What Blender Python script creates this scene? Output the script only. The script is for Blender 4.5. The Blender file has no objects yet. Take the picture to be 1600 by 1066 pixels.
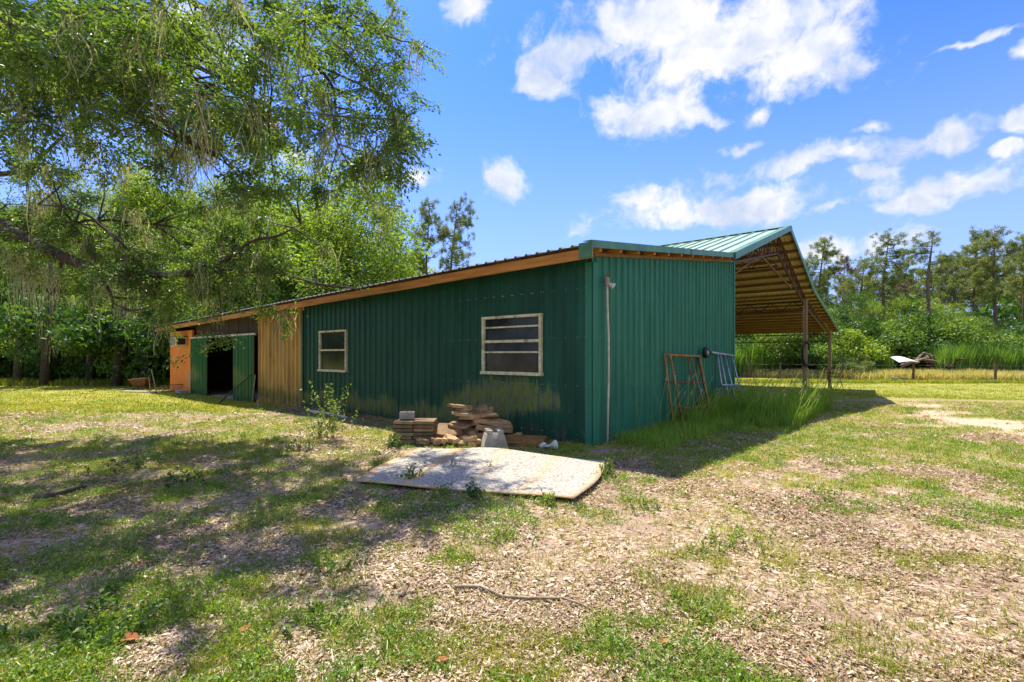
import bpy, math, random
import numpy as np
from mathutils import Vector, Matrix, Euler
R = math.radians
rng = np.random.default_rng(7)
random.seed(7)
SC = bpy.context.scene
COL = SC.collection
# ------------------------------------------------------------------ camera
FPX, CAMH, HOR = 765.0, 1.5, 555.0            # focal length and horizon row in photo pixels (1600 wide)
cam = bpy.data.cameras.new('camera'); camo = bpy.data.objects.new('camera', cam); COL.objects.link(camo)
camo.location = (0, 0, CAMH); camo.rotation_euler = (R(90), 0, 0)
cam.sensor_width = 36; cam.lens = 36 * FPX / 1600; cam.shift_y = 22 / 1600
cam.clip_start = .05; cam.clip_end = 2000
SC.camera = camo
SC.view_settings.view_transform = 'Standard'; SC.view_settings.look = 'None'
SC.view_settings.exposure = 1.42; SC.view_settings.gamma = 1
SC.view_settings.use_curve_mapping = False
# ------------------------------------------------------------------ sun and sky
SUNV = Vector((-.23, .50, 1)).normalized()    # towards the sun
sun = bpy.data.lights.new('sun', 'SUN'); sun.energy = 3.7; sun.angle = R(.53); sun.color = (1, .94, .84)
suno = bpy.data.objects.new('sun', sun); COL.objects.link(suno)
suno.rotation_euler = SUNV.to_track_quat('Z', 'Y').to_euler()
world = bpy.data.worlds.new('World'); SC.world = world; world.use_nodes = True
SKY_STRENGTH = .13
SKY_TINT = (.19, .37, .90)

class NT:
    """small helper for building node trees"""
    def __init__(s, tree): s.t = tree; s.n = tree.nodes; s.l = tree.links
    def new(s, typ, **kw):
        n = s.n.new(typ)
        for k, v in kw.items(): setattr(n, k, v)
        return n
    def put(s, sock, v):
        if v is None: return
        if isinstance(v, bpy.types.NodeSocket): s.l.new(v, sock)
        else:
            if isinstance(v, (tuple, list)) and len(v) == 3 and sock.type == 'RGBA': v = (*v, 1)
            sock.default_value = v
    def math(s, op, a, b=None, c=None, clamp=False):
        n = s.new('ShaderNodeMath', operation=op, use_clamp=clamp)
        for i, v in enumerate((a, b, c)): s.put(n.inputs[i], v)
        return n.outputs[0]
    def mix(s, f, a, b, mode='MIX'):
        n = s.new('ShaderNodeMix', data_type='RGBA', blend_type=mode)
        s.put(n.inputs[0], f); s.put(n.inputs[6], a); s.put(n.inputs[7], b)
        return n.outputs[2]
    def noise(s, vec, scale, detail=4, rough=.55, dist=0, col=False):
        n = s.new('ShaderNodeTexNoise'); s.put(n.inputs['Vector'], vec)
        n.inputs['Scale'].default_value = scale; n.inputs['Detail'].default_value = detail
        n.inputs['Roughness'].default_value = rough; n.inputs['Distortion'].default_value = dist
        return n.outputs[1 if col else 0]
    def ramp(s, v, stops, interp='LINEAR'):
        n = s.new('ShaderNodeValToRGB'); n.color_ramp.interpolation = interp
        el = n.color_ramp.elements
        while len(el) < len(stops): el.new(.5)
        for e, (p, c) in zip(el, stops):
            e.position = p; e.color = (*c, 1) if len(c) == 3 else c
        s.put(n.inputs[0], v); return n.outputs[0]
    def rng(s, v, a, b, c=0, d=1, smooth=True):
        n = s.new('ShaderNodeMapRange', interpolation_type='SMOOTHSTEP' if smooth else 'LINEAR')
        for i, x in enumerate((v, a, b, c, d)): s.put(n.inputs[i], x)
        return n.outputs[0]
    def mapping(s, vec, loc=(0, 0, 0), rot=(0, 0, 0), scale=(1, 1, 1), typ='POINT'):
        n = s.new('ShaderNodeMapping', vector_type=typ); s.put(n.inputs[0], vec)
        n.inputs[1].default_value = loc; n.inputs[2].default_value = rot; n.inputs[3].default_value = scale
        return n.outputs[0]
    def vm(s, op, a, b=None):
        n = s.new('ShaderNodeVectorMath', operation=op); s.put(n.inputs[0], a); s.put(n.inputs[1], b)
        return n.outputs[1] if op in ('LENGTH', 'DOT_PRODUCT', 'DISTANCE') else n.outputs[0]

def build_world():
    t = NT(world.node_tree); t.n.clear()
    out = t.new('ShaderNodeOutputWorld'); bg = t.new('ShaderNodeBackground')
    sky = t.new('ShaderNodeTexSky', sky_type='NISHITA'); sky.sun_disc = False
    sky.sun_elevation = math.asin(SUNV.z); sky.sun_rotation = math.atan2(SUNV.x, SUNV.y)
    sky.air_density = 1.0; sky.dust_density = .6; sky.ozone_density = 1.6; sky.altitude = 20
    gen = t.new('ShaderNodeTexCoord').outputs['Generated']
    base = t.mix(1, sky.outputs[0], SKY_TINT, 'MULTIPLY')
    # clouds, placed by the direction in which they stand
    clouds = [(1180, 40, 210, 60), (1040, 20, 180, 60), (1265, 95, 130, 55), (1130, 85, 170, 40), (900, 95, 110, 34), (850, 130, 60, 28), (1330, 115, 50, 30),
              (1010, 180, 100, 30), (960, 165, 60, 24), (1085, 190, 50, 18),
              (1245, 256, 135, 27), (1150, 228, 50, 14), (1340, 282, 45, 13),
              (1100, 326, 235, 27), (1000, 318, 80, 22), (1170, 308, 90, 22), (1300, 326, 35, 12),
              (1495, 296, 66, 26), (1440, 322, 66, 18), (1484, 212, 42, 26), (1356, 203, 28, 14),
              (778, 283, 44, 26), (647, 276, 34, 26), (716, 14, 34, 28), (1180, 170, 26, 20),
              (1595, 75, 24, 14), (1592, 190, 22, 18), (1566, 236, 20, 10), (1490, 66, 60, 8), (300, 60, 90, 50),
              (470, 245, 60, 26), (1300, 392, 130, 26), (150, 30, 70, 30)]
    warp = t.noise(gen, 7, 4, .6, col=True)
    wv = t.vm('MULTIPLY_ADD', warp, (.10, .10, .10)); wv.node.inputs[2].default_value = (-.05, -.05, -.05)
    gw = t.vm('ADD', gen, wv)
    acc = None; lowacc = None
    for (px, py, rx, ry) in clouds:
        d = Vector(((px - 800) / FPX, 1, (HOR - py) / FPX)); k = 1 / d.length; d.normalize()
        eul = d.to_track_quat('Y', 'Z').to_euler()
        v = t.mapping(gw, tuple(d), tuple(eul), (rx / FPX * k * 1.2, .8, ry / FPX * k * 1.25), 'TEXTURE')
        ln = t.vm('LENGTH', v)
        acc = ln if acc is None else t.math('SMOOTH_MIN', acc, ln, .10)
    blob = t.math('SUBTRACT', 1, acc)
    big = t.noise(gen, 5.5, 9, .60, .3)
    fine = t.noise(gw, 16, 7, .62, .25)
    # unseen clouds added overhead and behind the camera to whiten the fill light
    sep = t.new('ShaderNodeSeparateXYZ'); t.put(sep.inputs[0], gen)
    zz = t.math('MAXIMUM', sep.outputs[2], .05)
    pl = t.new('ShaderNodeCombineXYZ')
    t.put(pl.inputs[0], t.math('DIVIDE', sep.outputs[0], zz)); t.put(pl.inputs[1], t.math('DIVIDE', sep.outputs[1], zz))
    sc = t.noise(pl.outputs[0], .55, 7, .6, .3)
    back = t.rng(sep.outputs[1], -.1, .35, 1, 0)
    scat = t.math('MULTIPLY', t.rng(sc, .44, .60), back)
    f = t.math('ADD', blob, t.math('MULTIPLY', t.math('SUBTRACT', big, .5), 2.4))
    f = t.math('ADD', f, t.math('MULTIPLY', t.math('SUBTRACT', fine, .5), 2.0))
    m = t.rng(f, .10, .85, 0, .97)
    m = t.math('MAXIMUM', m, scat)
    m = t.math('MULTIPLY', m, t.rng(sep.outputs[2], -.02, .08))
    shade = t.noise(t.mapping(gw, (.0, 0, -.03)), 9, 5, .6)
    white = t.ramp(shade, [(.34, (.56, .66, .86)), (.5, (.84, .88, .96)), (.6, (1.02, 1.01, 1.0))])
    k = t.new('ShaderNodeVectorMath', operation='SCALE'); t.put(k.inputs[0], white); k.inputs[3].default_value = 3.0
    # pale veil low down
    veil = t.rng(sep.outputs[2], -.02, .56, .74, 0)
    base = t.mix(veil, base, (1.75, 2.2, 2.85))
    c = t.mix(m, base, k.outputs[0])
    t.put(bg.inputs[0], c); bg.inputs[1].default_value = SKY_STRENGTH
    t.l.new(bg.outputs[0], out.inputs[0])
build_world()

# ------------------------------------------------------------------ tagging
def tag(o, label=None, cat=None, group=None, kind=None):
    if label: o['label'] = label
    if cat: o['category'] = cat
    if group: o['group'] = group
    if kind: o['kind'] = kind
    return o
def empty(name, loc=(0, 0, 0), rz=0, label=None, cat=None, group=None):
    o = bpy.data.objects.new(name, None); COL.objects.link(o); o.location = loc; o.rotation_euler = (0, 0, rz)
    o.empty_display_size = .2
    return tag(o, label, cat, group)
def link(name, me, mat=None, parent=None, loc=None, rot=None):
    o = bpy.data.objects.new(name, me); COL.objects.link(o)
    if mat and not me.materials: me.materials.append(mat)
    if parent: o.parent = parent
    if loc is not None: o.location = loc
    if rot is not None: o.rotation_euler = rot
    return o
class MB:
    def __init__(s): s.v = []; s.f = []
    def add(s, v, f):
        b = len(s.v); s.v += [tuple(p) for p in v]; s.f += [tuple(i + b for i in q) for q in f]; return s
    def box(s, c, d, rot=None):
        hx, hy, hz = d[0] / 2, d[1] / 2, d[2] / 2; c = Vector(c)
        m = Euler(rot).to_matrix() if rot else Matrix.Identity(3)
        v = [c + m @ Vector((x, y, z)) for x in (-hx, hx) for y in (-hy, hy) for z in (-hz, hz)]
        return s.add(v, [(0, 1, 3, 2), (4, 6, 7, 5), (0, 4, 5, 1), (2, 3, 7, 6), (0, 2, 6, 4), (1, 5, 7, 3)])
    def bar(s, a, b, w, h, up=(0, 0, 1)):
        a, b = Vector(a), Vector(b); t = (b - a).normalized(); up = Vector(up)
        x = t.cross(up)
        if x.length < 1e-4: x = t.cross(Vector((1, 0, 0)))
        x.normalize(); y = x.cross(t).normalized(); v = []
        for p in (a, b):
            for i, j in ((-1, -1), (1, -1), (1, 1), (-1, 1)): v.append(p + x * i * w / 2 + y * j * h / 2)
        return s.add(v, [(0, 3, 2, 1), (4, 5, 6, 7), (0, 1, 5, 4), (1, 2, 6, 5), (2, 3, 7, 6), (3, 0, 4, 7)])
    def tube(s, pts, radii, n=6):
        pts = [Vector(p) for p in pts]
        if not hasattr(radii, '__len__'): radii = [radii] * len(pts)
        v = []; f = []; prev = Vector((.31, .2, 1)).normalized()
        for i, p in enumerate(pts):
            t = (pts[min(i + 1, len(pts) - 1)] - pts[max(i - 1, 0)])
            t = t.normalized() if t.length > 1e-9 else Vector((0, 0, 1))
            x = prev - t * prev.dot(t)
            if x.length < .05: x = t.orthogonal()
            x.normalize(); prev = x; y = t.cross(x)
            for k in range(n):
                a = 2 * math.pi * k / n; v.append(p + (x * math.cos(a) + y * math.sin(a)) * radii[i])
        for i in range(len(pts) - 1):
            for k in range(n):
                k2 = (k + 1) % n; f.append((i * n + k, i * n + k2, (i + 1) * n + k2, (i + 1) * n + k))
        f.append(tuple(range(n - 1, -1, -1))); f.append(tuple((len(pts) - 1) * n + k for k in range(n)))
        return s.add(v, f)
    def lathe(s, prof, n=20, c=(0, 0, 0)):
        v = []; f = []
        for r, z in prof:
            for k in range(n):
                a = 2 * math.pi * k / n; v.append((c[0] + r * math.cos(a), c[1] + r * math.sin(a), c[2] + z))
        for i in range(len(prof) - 1):
            for k in range(n):
                k2 = (k + 1) % n; f.append((i * n + k, i * n + k2, (i + 1) * n + k2, (i + 1) * n + k))
        f.append(tuple(range(n - 1, -1, -1))); f.append(tuple((len(prof) - 1) * n + k for k in range(n)))
        return s.add(v, f)
    def mesh(s, name, smooth=False, mat=None):
        me = bpy.data.meshes.new(name); me.from_pydata(s.v, [], s.f); me.update()
        if smooth: me.polygons.foreach_set('use_smooth', [True] * len(me.polygons))
        if mat: me.materials.append(mat)
        return me
    def build(s, name, mat, parent=None, smooth=False, loc=None, rot=None, bevel=0):
        o = link(name, s.mesh(name, smooth, mat), None, parent, loc, rot)
        if bevel:
            m = o.modifiers.new('bevel', 'BEVEL'); m.width = bevel; m.segments = 1; m.limit_method = 'ANGLE'
        return o
def tri_mesh(name, V, F, mat, rnd=None, smooth=False, extra=None):
    """V (n,3), F (m,3) numpy arrays; rnd is one value per face"""
    me = bpy.data.meshes.new(name); n, m = len(V), len(F); k = F.shape[1]
    me.vertices.add(n); me.vertices.foreach_set('co', np.ascontiguousarray(V, dtype=np.float32).ravel())
    me.loops.add(m * k); me.loops.foreach_set('vertex_index', np.ascontiguousarray(F, dtype=np.int32).ravel())
    me.polygons.add(m); me.polygons.foreach_set('loop_start', np.arange(0, m * k, k, dtype=np.int32))
    if smooth: me.polygons.foreach_set('use_smooth', np.ones(m, bool))
    if rnd is not None:
        a = me.attributes.new('rnd', 'FLOAT', 'FACE'); a.data.foreach_set('value', np.asarray(rnd, np.float32))
    for nm, val in (extra or {}).items():
        a = me.attributes.new(nm, 'FLOAT', 'POINT'); a.data.foreach_set('value', np.asarray(val, np.float32))
    me.update(calc_edges=True)
    if mat: me.materials.append(mat)
    return me
# ------------------------------------------------------------------ numpy noise
def vnoise(x, y, sc, seed=0):
    x = np.asarray(x, float) / sc; y = np.asarray(y, float) / sc
    xi = np.floor(x).astype(np.int64); yi = np.floor(y).astype(np.int64); fx = x - xi; fy = y - yi
    fx = fx * fx * (3 - 2 * fx); fy = fy * fy * (3 - 2 * fy)
    def h(a, b):
        n = (a * 374761393 + b * 668265263 + seed * 1442695041) & 0xffffffff
        n = ((n ^ (n >> 13)) * 1274126177) & 0xffffffff
        return ((n ^ (n >> 16)) & 0xffff) / 65535.0
    return (h(xi, yi) * (1 - fx) + h(xi + 1, yi) * fx) * (1 - fy) + (h(xi, yi + 1) * (1 - fx) + h(xi + 1, yi + 1) * fx) * fy
def fbm(x, y, sc, seed=0, oct=4):
    t = 0; a = .5; tot = 0
    for i in range(oct): t = t + a * vnoise(x, y, sc / 2 ** i, seed + i * 17); tot += a; a *= .55
    return t / tot
def sstep(x, a, b):
    t = np.clip((np.asarray(x, float) - a) / (b - a), 0, 1); return t * t * (3 - 2 * t)
def ground_z(x, y):
    x = np.asarray(x, float); y = np.asarray(y, float)
    g = -.45 * sstep((x + y - 28) / 18, 0, 1) * sstep(x, 0, 12)
    g = g - .10 * sstep(-x, 5, 10)
    g = g + (fbm(x, y, 1.3, 5, 4) - .5) * .07 * (1 + .0 * x)
    return g
def gz(x, y): return float(ground_z(x, y))
CX, CY = 1.32, 8.08; EX, EY = .6456, .7637
def B2W(e, s): return CX + EX * e - EY * s, CY + EY * e + EX * s
def W2B(x, y):
    dx, dy = x - CX, y - CY; return dx * EX + dy * EY, -dx * EY + dy * EX
def green_mask(x, y):
    """how much of the ground grass covers (0-1)"""
    g = .35 * fbm(x, y, 1.1, 31, 5) + .65 * fbm(x, y, .36, 57, 4)
    e_, s_ = W2B(x, y)
    g = g - .10 * sstep(e_, -1.9, -.4) * sstep(s_, .3, 1.5) * (1 - sstep(s_, 17, 20)) - .05 * sstep(-x, 1, 3) * (1 - sstep(y, 3, 5)) - .025 * sstep(-x, .5, 2.5)
    big = fbm(x, y, 4.5, 77, 3)
    v = sstep(g + (big - .5) * .5 + .06 * sstep(x, 1, 5) + .05 * sstep(y, 5, 9), .455 + .03 * sstep(-x, -1, 4), .62 + .02 * sstep(-x, -1, 4))
    lawn = np.maximum(sstep(y - .35 * np.abs(x - 3), 11, 17) * sstep(x, 2, 6), sstep(y, 12, 15.5) * sstep(-x, 5, 9))
    return np.clip(np.maximum(v, lawn * .92), 0, 1), lawn
def sand_mask(x, y):
    cx = 9.3 + .50 * (y - 8.7) + .35 * np.sin(y * .9)
    s = .78 * np.exp(-((x - cx) / 1.15) ** 2) * sstep(y, 6.5, 8.5) * (1 - sstep(y, 16, 19))
    e, w = W2B(x, y)
    s = np.maximum(s, sstep(e, 8, 9) * (1 - sstep(e, 24, 27)) * sstep(w, .8, 2.5) * .8 * (w < 22))
    s2 = sstep(s + (fbm(x, y, .8, 91, 4) - .5) * 1.7, .38, .9)
    return s2
# ------------------------------------------------------------------ materials
def leaf_mat(name, stops, trans=.4, gloss=.1, rough=.45):
    m = bpy.data.materials.new(name); m.use_nodes = True; t = NT(m.node_tree); t.n.clear()
    a = t.new('ShaderNodeAttribute', attribute_name='rnd').outputs['Fac']
    pos = t.new('ShaderNodeNewGeometry').outputs['Position']
    n = t.noise(pos, .8, 2)
    v = t.math('ADD', t.math('MULTIPLY', a, .75), t.math('MULTIPLY', t.math('SUBTRACT', n, .35), .6), clamp=True)
    c = t.ramp(v, stops)
    d = t.new('ShaderNodeBsdfDiffuse'); t.put(d.inputs[0], c)
    tr = t.new('ShaderNodeBsdfTranslucent'); t.put(tr.inputs[0], t.mix(1, c, (1.6, 1.5, .65), 'MULTIPLY'))
    g = t.new('ShaderNodeBsdfGlossy'); g.inputs[0].default_value = (.8, .85, .8, 1); g.inputs[1].default_value = rough
    m1 = t.new('ShaderNodeMixShader'); m1.inputs[0].default_value = trans; t.l.new(d.outputs[0], m1.inputs[1]); t.l.new(tr.outputs[0], m1.inputs[2])
    m2 = t.new('ShaderNodeMixShader'); m2.inputs[0].default_value = gloss; t.l.new(m1.outputs[0], m2.inputs[1]); t.l.new(g.outputs[0], m2.inputs[2])
    o = t.new('ShaderNodeOutputMaterial'); t.l.new(m2.outputs[0], o.inputs[0])
    return m
def mat(name, c1, c2=None, scale=4, rough=.65, metal=0, stretch=(1, 1, 1), bump=0, bscale=None, spec=.35, c3=None, lo=.35, hi=.65, detail=6):
    m = bpy.data.materials.new(name); m.use_nodes = True; t = NT(m.node_tree)
    p = t.n['Principled BSDF']; co = t.new('ShaderNodeTexCoord').outputs['Object']
    v = t.mapping(co, scale=stretch)
    n = t.noise(v, scale, detail, .6, .2)
    c = c1
    if c2: c = t.mix(t.rng(n, lo, hi), c1, c2)
    if c3: c = t.mix(t.rng(t.noise(v, scale * .37, 5, .6), .55, .72), c, c3)
    t.put(p.inputs['Base Color'], c)
    p.inputs['Roughness'].default_value = rough; p.inputs['Metallic'].default_value = metal
    p.inputs['Specular IOR Level'].default_value = spec
    if bump:
        b = t.new('ShaderNodeBump'); b.inputs['Strength'].default_value = bump; b.inputs['Distance'].default_value = .02
        t.put(b.inputs['Height'], t.noise(v, bscale or scale * 3, 6, .65)); t.l.new(b.outputs[0], p.inputs['Normal'])
    return m
def wood_mat(name, c1, c2, dark, axis=1, rough=.75):
    st = [14, 14, 14]; st[axis] = .9
    return mat(name, c1, c2, 1.0, rough, stretch=tuple(st), bump=.35, bscale=2.2, c3=dark)

def siding_mat(name, base, dark, moss=True, mosscol=(.17, .19, .03)):
    """painted ribbed metal with algae creeping up from the ground in vertical runs"""
    m = bpy.data.materials.new(name); m.use_nodes = True; t = NT(m.node_tree); p = t.n['Principled BSDF']
    co = t.new('ShaderNodeTexCoord').outputs['Object']
    n = t.noise(t.mapping(co, scale=(2.5, 2.5, .5)), 1.2, 6, .6)
    c = t.mix(t.rng(n, .3, .72), base, dark)
    c = t.mix(t.rng(t.noise(t.mapping(co, scale=(7, 7, .35)), 1, 7, .7), .5, .8, 0, .5), c, tuple(min(1, v * 1.7 + .012) for v in base))
    sp = t.noise(co, 55, 3, .6)
    c = t.mix(t.math('MULTIPLY', t.rng(sp, .68, .76), .35), c, (.18, .2, .12))
    # rows of screw heads as pale dots, their whitish highlight put into the colour
    sx = t.new('ShaderNodeSeparateXYZ'); t.put(sx.inputs[0], co)
    uu = t.math('ADD', sx.outputs[0], sx.outputs[1])
    du = t.math('MULTIPLY', t.math('ABSOLUTE', t.math('SUBTRACT', t.math('FRACT', t.math('DIVIDE', t.math('ADD', uu, .06), .2335)), .5)), .2335)
    dz = t.math('MULTIPLY', t.math('ABSOLUTE', t.math('SUBTRACT', t.math('FRACT', t.math('DIVIDE', t.math('ADD', sx.outputs[2], .25), .82)), .5)), .82)
    rad = t.math('SQRT', t.math('ADD', t.math('POWER', du, 2), t.math('POWER', dz, 2)))
    c = t.mix(t.rng(rad, .006, .011, .75, 0), c, (.30, .33, .24))
    if moss:
        sep = t.new('ShaderNodeSeparateXYZ'); t.put(sep.inputs[0], co)
        s, z = sep.outputs[1], sep.outputs[2]
        # reach of the algae varies along the wall, highest beneath the wide window
        reach = t.math('ADD', .55, t.math('MULTIPLY', t.rng(t.math('ABSOLUTE', t.math('SUBTRACT', s, 1.9)), .3, 2.2, 1, 0), .62))
        reach = t.math('ADD', reach, t.math('MULTIPLY', t.math('SUBTRACT', t.noise(t.mapping(co, scale=(1, 1, 0)), 1.1, 3), .5), .9))
        reach = t.math('ADD', reach, t.math('MULTIPLY', t.math('SUBTRACT', t.noise(t.mapping(co, scale=(1, 1, .02)), 14, 3), .5), .5))
        band = t.math('MULTIPLY', t.rng(t.math('SUBTRACT', reach, z), -.35, .30), t.rng(t.math('SUBTRACT', z, t.math('MULTIPLY', t.rng(s, 0, 3.6, .55, .0), 1)), -.3, .25, .15, 1))
        st = t.math('ADD', t.math('MULTIPLY', t.noise(t.mapping(co, scale=(17, 17, 3.2)), 1, 9, .78, .6), .6), t.math('MULTIPLY', t.noise(co, 5, 8, .8), .4))
        a = t.rng(t.math('ADD', t.math('MULTIPLY', band, .42), st), .76, .96)
        mc = t.mix(t.rng(t.noise(co, 6, 4), .4, .62), mosscol, (.19, .185, .09))
        c = t.mix(t.math('MULTIPLY', a, .8), c, mc)
        rough = t.math('ADD', .42, t.math('MULTIPLY', a, .4)); t.put(p.inputs['Roughness'], rough)
        mud = t.math('MULTIPLY', t.rng(z, .0, .5, 1, 0), t.rng(t.noise(t.mapping(co, scale=(9, 9, 3)), 1, 5), .42, .62))
        c = t.mix(t.math('MULTIPLY', mud, .6), c, (.10, .085, .05))
    else: p.inputs['Roughness'].default_value = .45
    p.inputs['Specular IOR Level'].default_value = .22
    t.put(p.inputs['Base Color'], c)
    b = t.new('ShaderNodeBump'); b.inputs['Strength'].default_value = .12; b.inputs['Distance'].default_value = .02
    t.put(b.inputs['Height'], t.noise(co, 3.5, 5)); t.l.new(b.outputs[0], p.inputs['Normal'])
    return m
def two_side(name, outer, outer2, inner, inner2):
    m = bpy.data.materials.new(name); m.use_nodes = True; t = NT(m.node_tree); p = t.n['Principled BSDF']
    co = t.new('ShaderNodeTexCoord').outputs['Object']
    n = t.rng(t.noise(t.mapping(co, scale=(1, 3, 1)), 1.5, 6), .35, .65)
    bf = t.new('ShaderNodeNewGeometry').outputs['Backfacing']
    t.put(p.inputs['Base Color'], t.mix(bf, t.mix(n, outer, outer2), t.mix(n, inner, inner2)))
    p.inputs['Roughness'].default_value = .38; p.inputs['Specular IOR Level'].default_value = .5
    return m
M = {}
M['green'] = siding_mat('green_siding_shade_tone', (.010, .082, .042), (.006, .050, .028), mosscol=(.19, .215, .035))  # siding paint with the long wall's deeper shade darkened into the colour
M['green_end'] = siding_mat('green_end_lit_tone', (.034, .180, .100), (.022, .135, .075), moss=False)  # same paint, its colour lightened for the brighter light on the end wall
M['green_trim'] = mat('green_trim_paint', (.085, .22, .105), (.055, .16, .075), 3, .4, bump=.05)
M['green_door'] = siding_mat('green_door_paint', (.012, .11, .022), (.008, .07, .014), True, (.13, .20, .02))
M['tan'] = siding_mat('tan_siding', (.62, .40, .12), (.34, .19, .045), True, (.20, .19, .03))
M['roof_main'] = two_side('green_roof_sheet', (.27, .40, .23), (.34, .47, .29), (.60, .50, .20), (.68, .56, .26))
M['roof_lean'] = two_side('weathered_roof_sheet', (.30, .31, .29), (.40, .38, .33), (.22, .17, .09), (.30, .24, .12))
M['pine'] = wood_mat('orange_pine_board', (.56, .25, .050), (.38, .15, .028), (.14, .055, .015))
M['purlin'] = wood_mat('purlin_wood', (.30, .16, .05), (.20, .10, .03), (.10, .05, .018))
M['post'] = wood_mat('post_wood', (.36, .25, .13), (.26, .17, .08), (.16, .10, .05), axis=2)
M['dkwood'] = wood_mat('dark_old_wood', (.075, .045, .025), (.04, .025, .015), (.02, .014, .01), axis=2)
M['orange'] = mat('orange_painted_board', (.86, .20, .008), (.78, .28, .04), 2.2, .75, stretch=(1, 1, .6), bump=.15, c3=(.5, .33, .18))
M['white_frame'] = mat('dirty_white_frame', (.72, .68, .44), (.48, .44, .22), 9, .6, bump=.1, c3=(.22, .2, .08))
M['pane'] = mat('dusty_glass_dark_room', (.006, .008, .006), (.030, .036, .026), 2.2, .12, spec=.3, detail=8)  # opaque pane: darkness of the unlit room put into the colour, plus dust
M['steel'] = mat('rusty_truss_steel', (.07, .035, .02), (.12, .05, .025), 8, .6, c3=(.03, .02, .015))
M['black_steel'] = mat('black_girder_steel', (.02, .018, .015), (.05, .03, .02), 8, .6)
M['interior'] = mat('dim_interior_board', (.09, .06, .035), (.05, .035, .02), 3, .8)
M['concrete'] = mat('concrete', (.36, .31, .24), (.27, .23, .17), 6, .85, bump=.3, bscale=40, c3=(.2, .16, .11))
M['paver'] = mat('mossy_paver', (.30, .19, .10), (.20, .15, .07), 5, .9, bump=.4, bscale=30, c3=(.13, .16, .04))
M['stone'] = mat('flagstone', (.50, .33, .15), (.24, .15, .07), 4, .85, bump=.5, bscale=14, c3=(.56, .47, .33), stretch=(1, 1, 3))
for q in ('stone', 'paver'):
    t_ = NT(M[q].node_tree); p_ = t_.n['Principled BSDF']; src = p_.inputs['Base Color'].links[0].from_socket
    rn = t_.new('ShaderNodeObjectInfo').outputs['Random']
    t_.put(p_.inputs['Base Color'], t_.mix(1, src, t_.ramp(rn, [(0, (.55, .5, .45)), (.5, (1, .95, .9)), (1, (1.25, 1.25, 1.2))]), 'MULTIPLY'))
M['white'] = mat('white_pipe_paint', (.62, .56, .40), (.45, .38, .25), 8, .5)
M['bark'] = mat('lichen_bark', (.10, .075, .05), (.055, .04, .028), 9, .9, bump=.8, bscale=16, c3=(.20, .21, .15))
M['pinebark'] = mat('pine_bark', (.19, .125, .085), (.10, .065, .045), 3, .95, bump=.6, bscale=7, stretch=(2, 2, .6))
M['rust'] = mat('rust', (.22, .085, .03), (.12, .05, .025), 12, .8, bump=.2, c3=(.30, .17, .04))
M['yellow_rust'] = mat('yellow_worn_pipe', (.38, .22, .05), (.22, .10, .03), 10, .7, c3=(.14, .07, .03))
M['galv'] = mat('galvanised_pipe', (.40, .42, .42), (.26, .28, .28), 12, .4, metal=.6)
M['black'] = mat('black_rubber', (.012, .012, .013), (.03, .028, .026), 10, .6)
M['zinc'] = mat('zinc_bucket', (.42, .45, .5), (.3, .32, .36), 10, .5, metal=.3)
M['stick'] = mat('dry_stick', (.38, .29, .18), (.24, .17, .10), 16, .9, bump=.4, c3=(.5, .42, .3))
M['sheetwhite'] = mat('bleached_sheet', (.62, .6, .52), (.5, .48, .4), 5, .7)
M['fence'] = mat('fence_post_wood', (.16, .095, .05), (.09, .055, .03), 4, .9, stretch=(4, 4, .6), bump=.4)
M['wire'] = mat('fence_wire', (.22, .2, .18), None, 4, .5, metal=.5)
M['oak'] = leaf_mat('oak_leaf', [(0, (.035, .080, .014)), (.45, (.09, .17, .024)), (.8, (.16, .245, .036)), (1, (.26, .30, .07))], .52, .045, .42)
M['brown_leaf'] = leaf_mat('dead_leaf', [(0, (.13, .05, .02)), (.5, (.22, .10, .03)), (1, (.32, .15, .05))], .3, .05)
M['bush'] = leaf_mat('bush_leaf', [(0, (.050, .10, .012)), (.5, (.115, .195, .022)), (1, (.23, .32, .045))], .45, .03)
M['bushdark'] = leaf_mat('deep_green_leaf', [(0, (.020, .062, .012)), (.5, (.055, .13, .020)), (1, (.12, .21, .03))], .40, .035)
M['lime'] = leaf_mat('lime_leaf', [(0, (.085, .16, .015)), (.5, (.18, .28, .028)), (1, (.31, .38, .05))], .48, .03)
M['needle'] = leaf_mat('pine_needle', [(0, (.08, .12, .024)), (.5, (.17, .22, .045)), (1, (.30, .31, .10))], .35, .03)
M['needle_brown'] = leaf_mat('dry_needle', [(0, (.10, .055, .025)), (.5, (.16, .09, .04)), (1, (.16, .14, .06))], .3, .04)
M['moss'] = leaf_mat('grey_moss', [(0, (.20, .21, .12)), (.5, (.32, .33, .21)), (1, (.44, .44, .31))], .4, .02)
M['grass'] = leaf_mat('grass_blade', [(0, (.10, .16, .012)), (.35, (.22, .27, .022)), (.65, (.38, .35, .05)), (1, (.56, .44, .17))], .40, .02)
M['drygrass'] = leaf_mat('dry_grass', [(0, (.26, .33, .06)), (.4, (.48, .45, .14)), (.75, (.62, .48, .24)), (1, (.74, .56, .36))], .35, .03)
M['reed'] = leaf_mat('bright_reed', [(0, (.07, .17, .02)), (.5, (.14, .27, .03)), (1, (.25, .36, .06))], .4, .05)
M['tallweed'] = leaf_mat('tall_weed', [(0, (.12, .24, .02)), (.5, (.26, .40, .036)), (.85, (.30, .38, .06)), (1, (.52, .48, .2))], .4, .03)
M['litter'] = leaf_mat('leaf_litter', [(0, (.13, .075, .035)), (.3, (.30, .18, .09)), (.65, (.46, .34, .21)), (1, (.60, .49, .35))], .12, .05)
M['redleaf'] = mat('fallen_orange_leaf', (.42, .14, .04), (.30, .09, .03), 20, .6)

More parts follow.
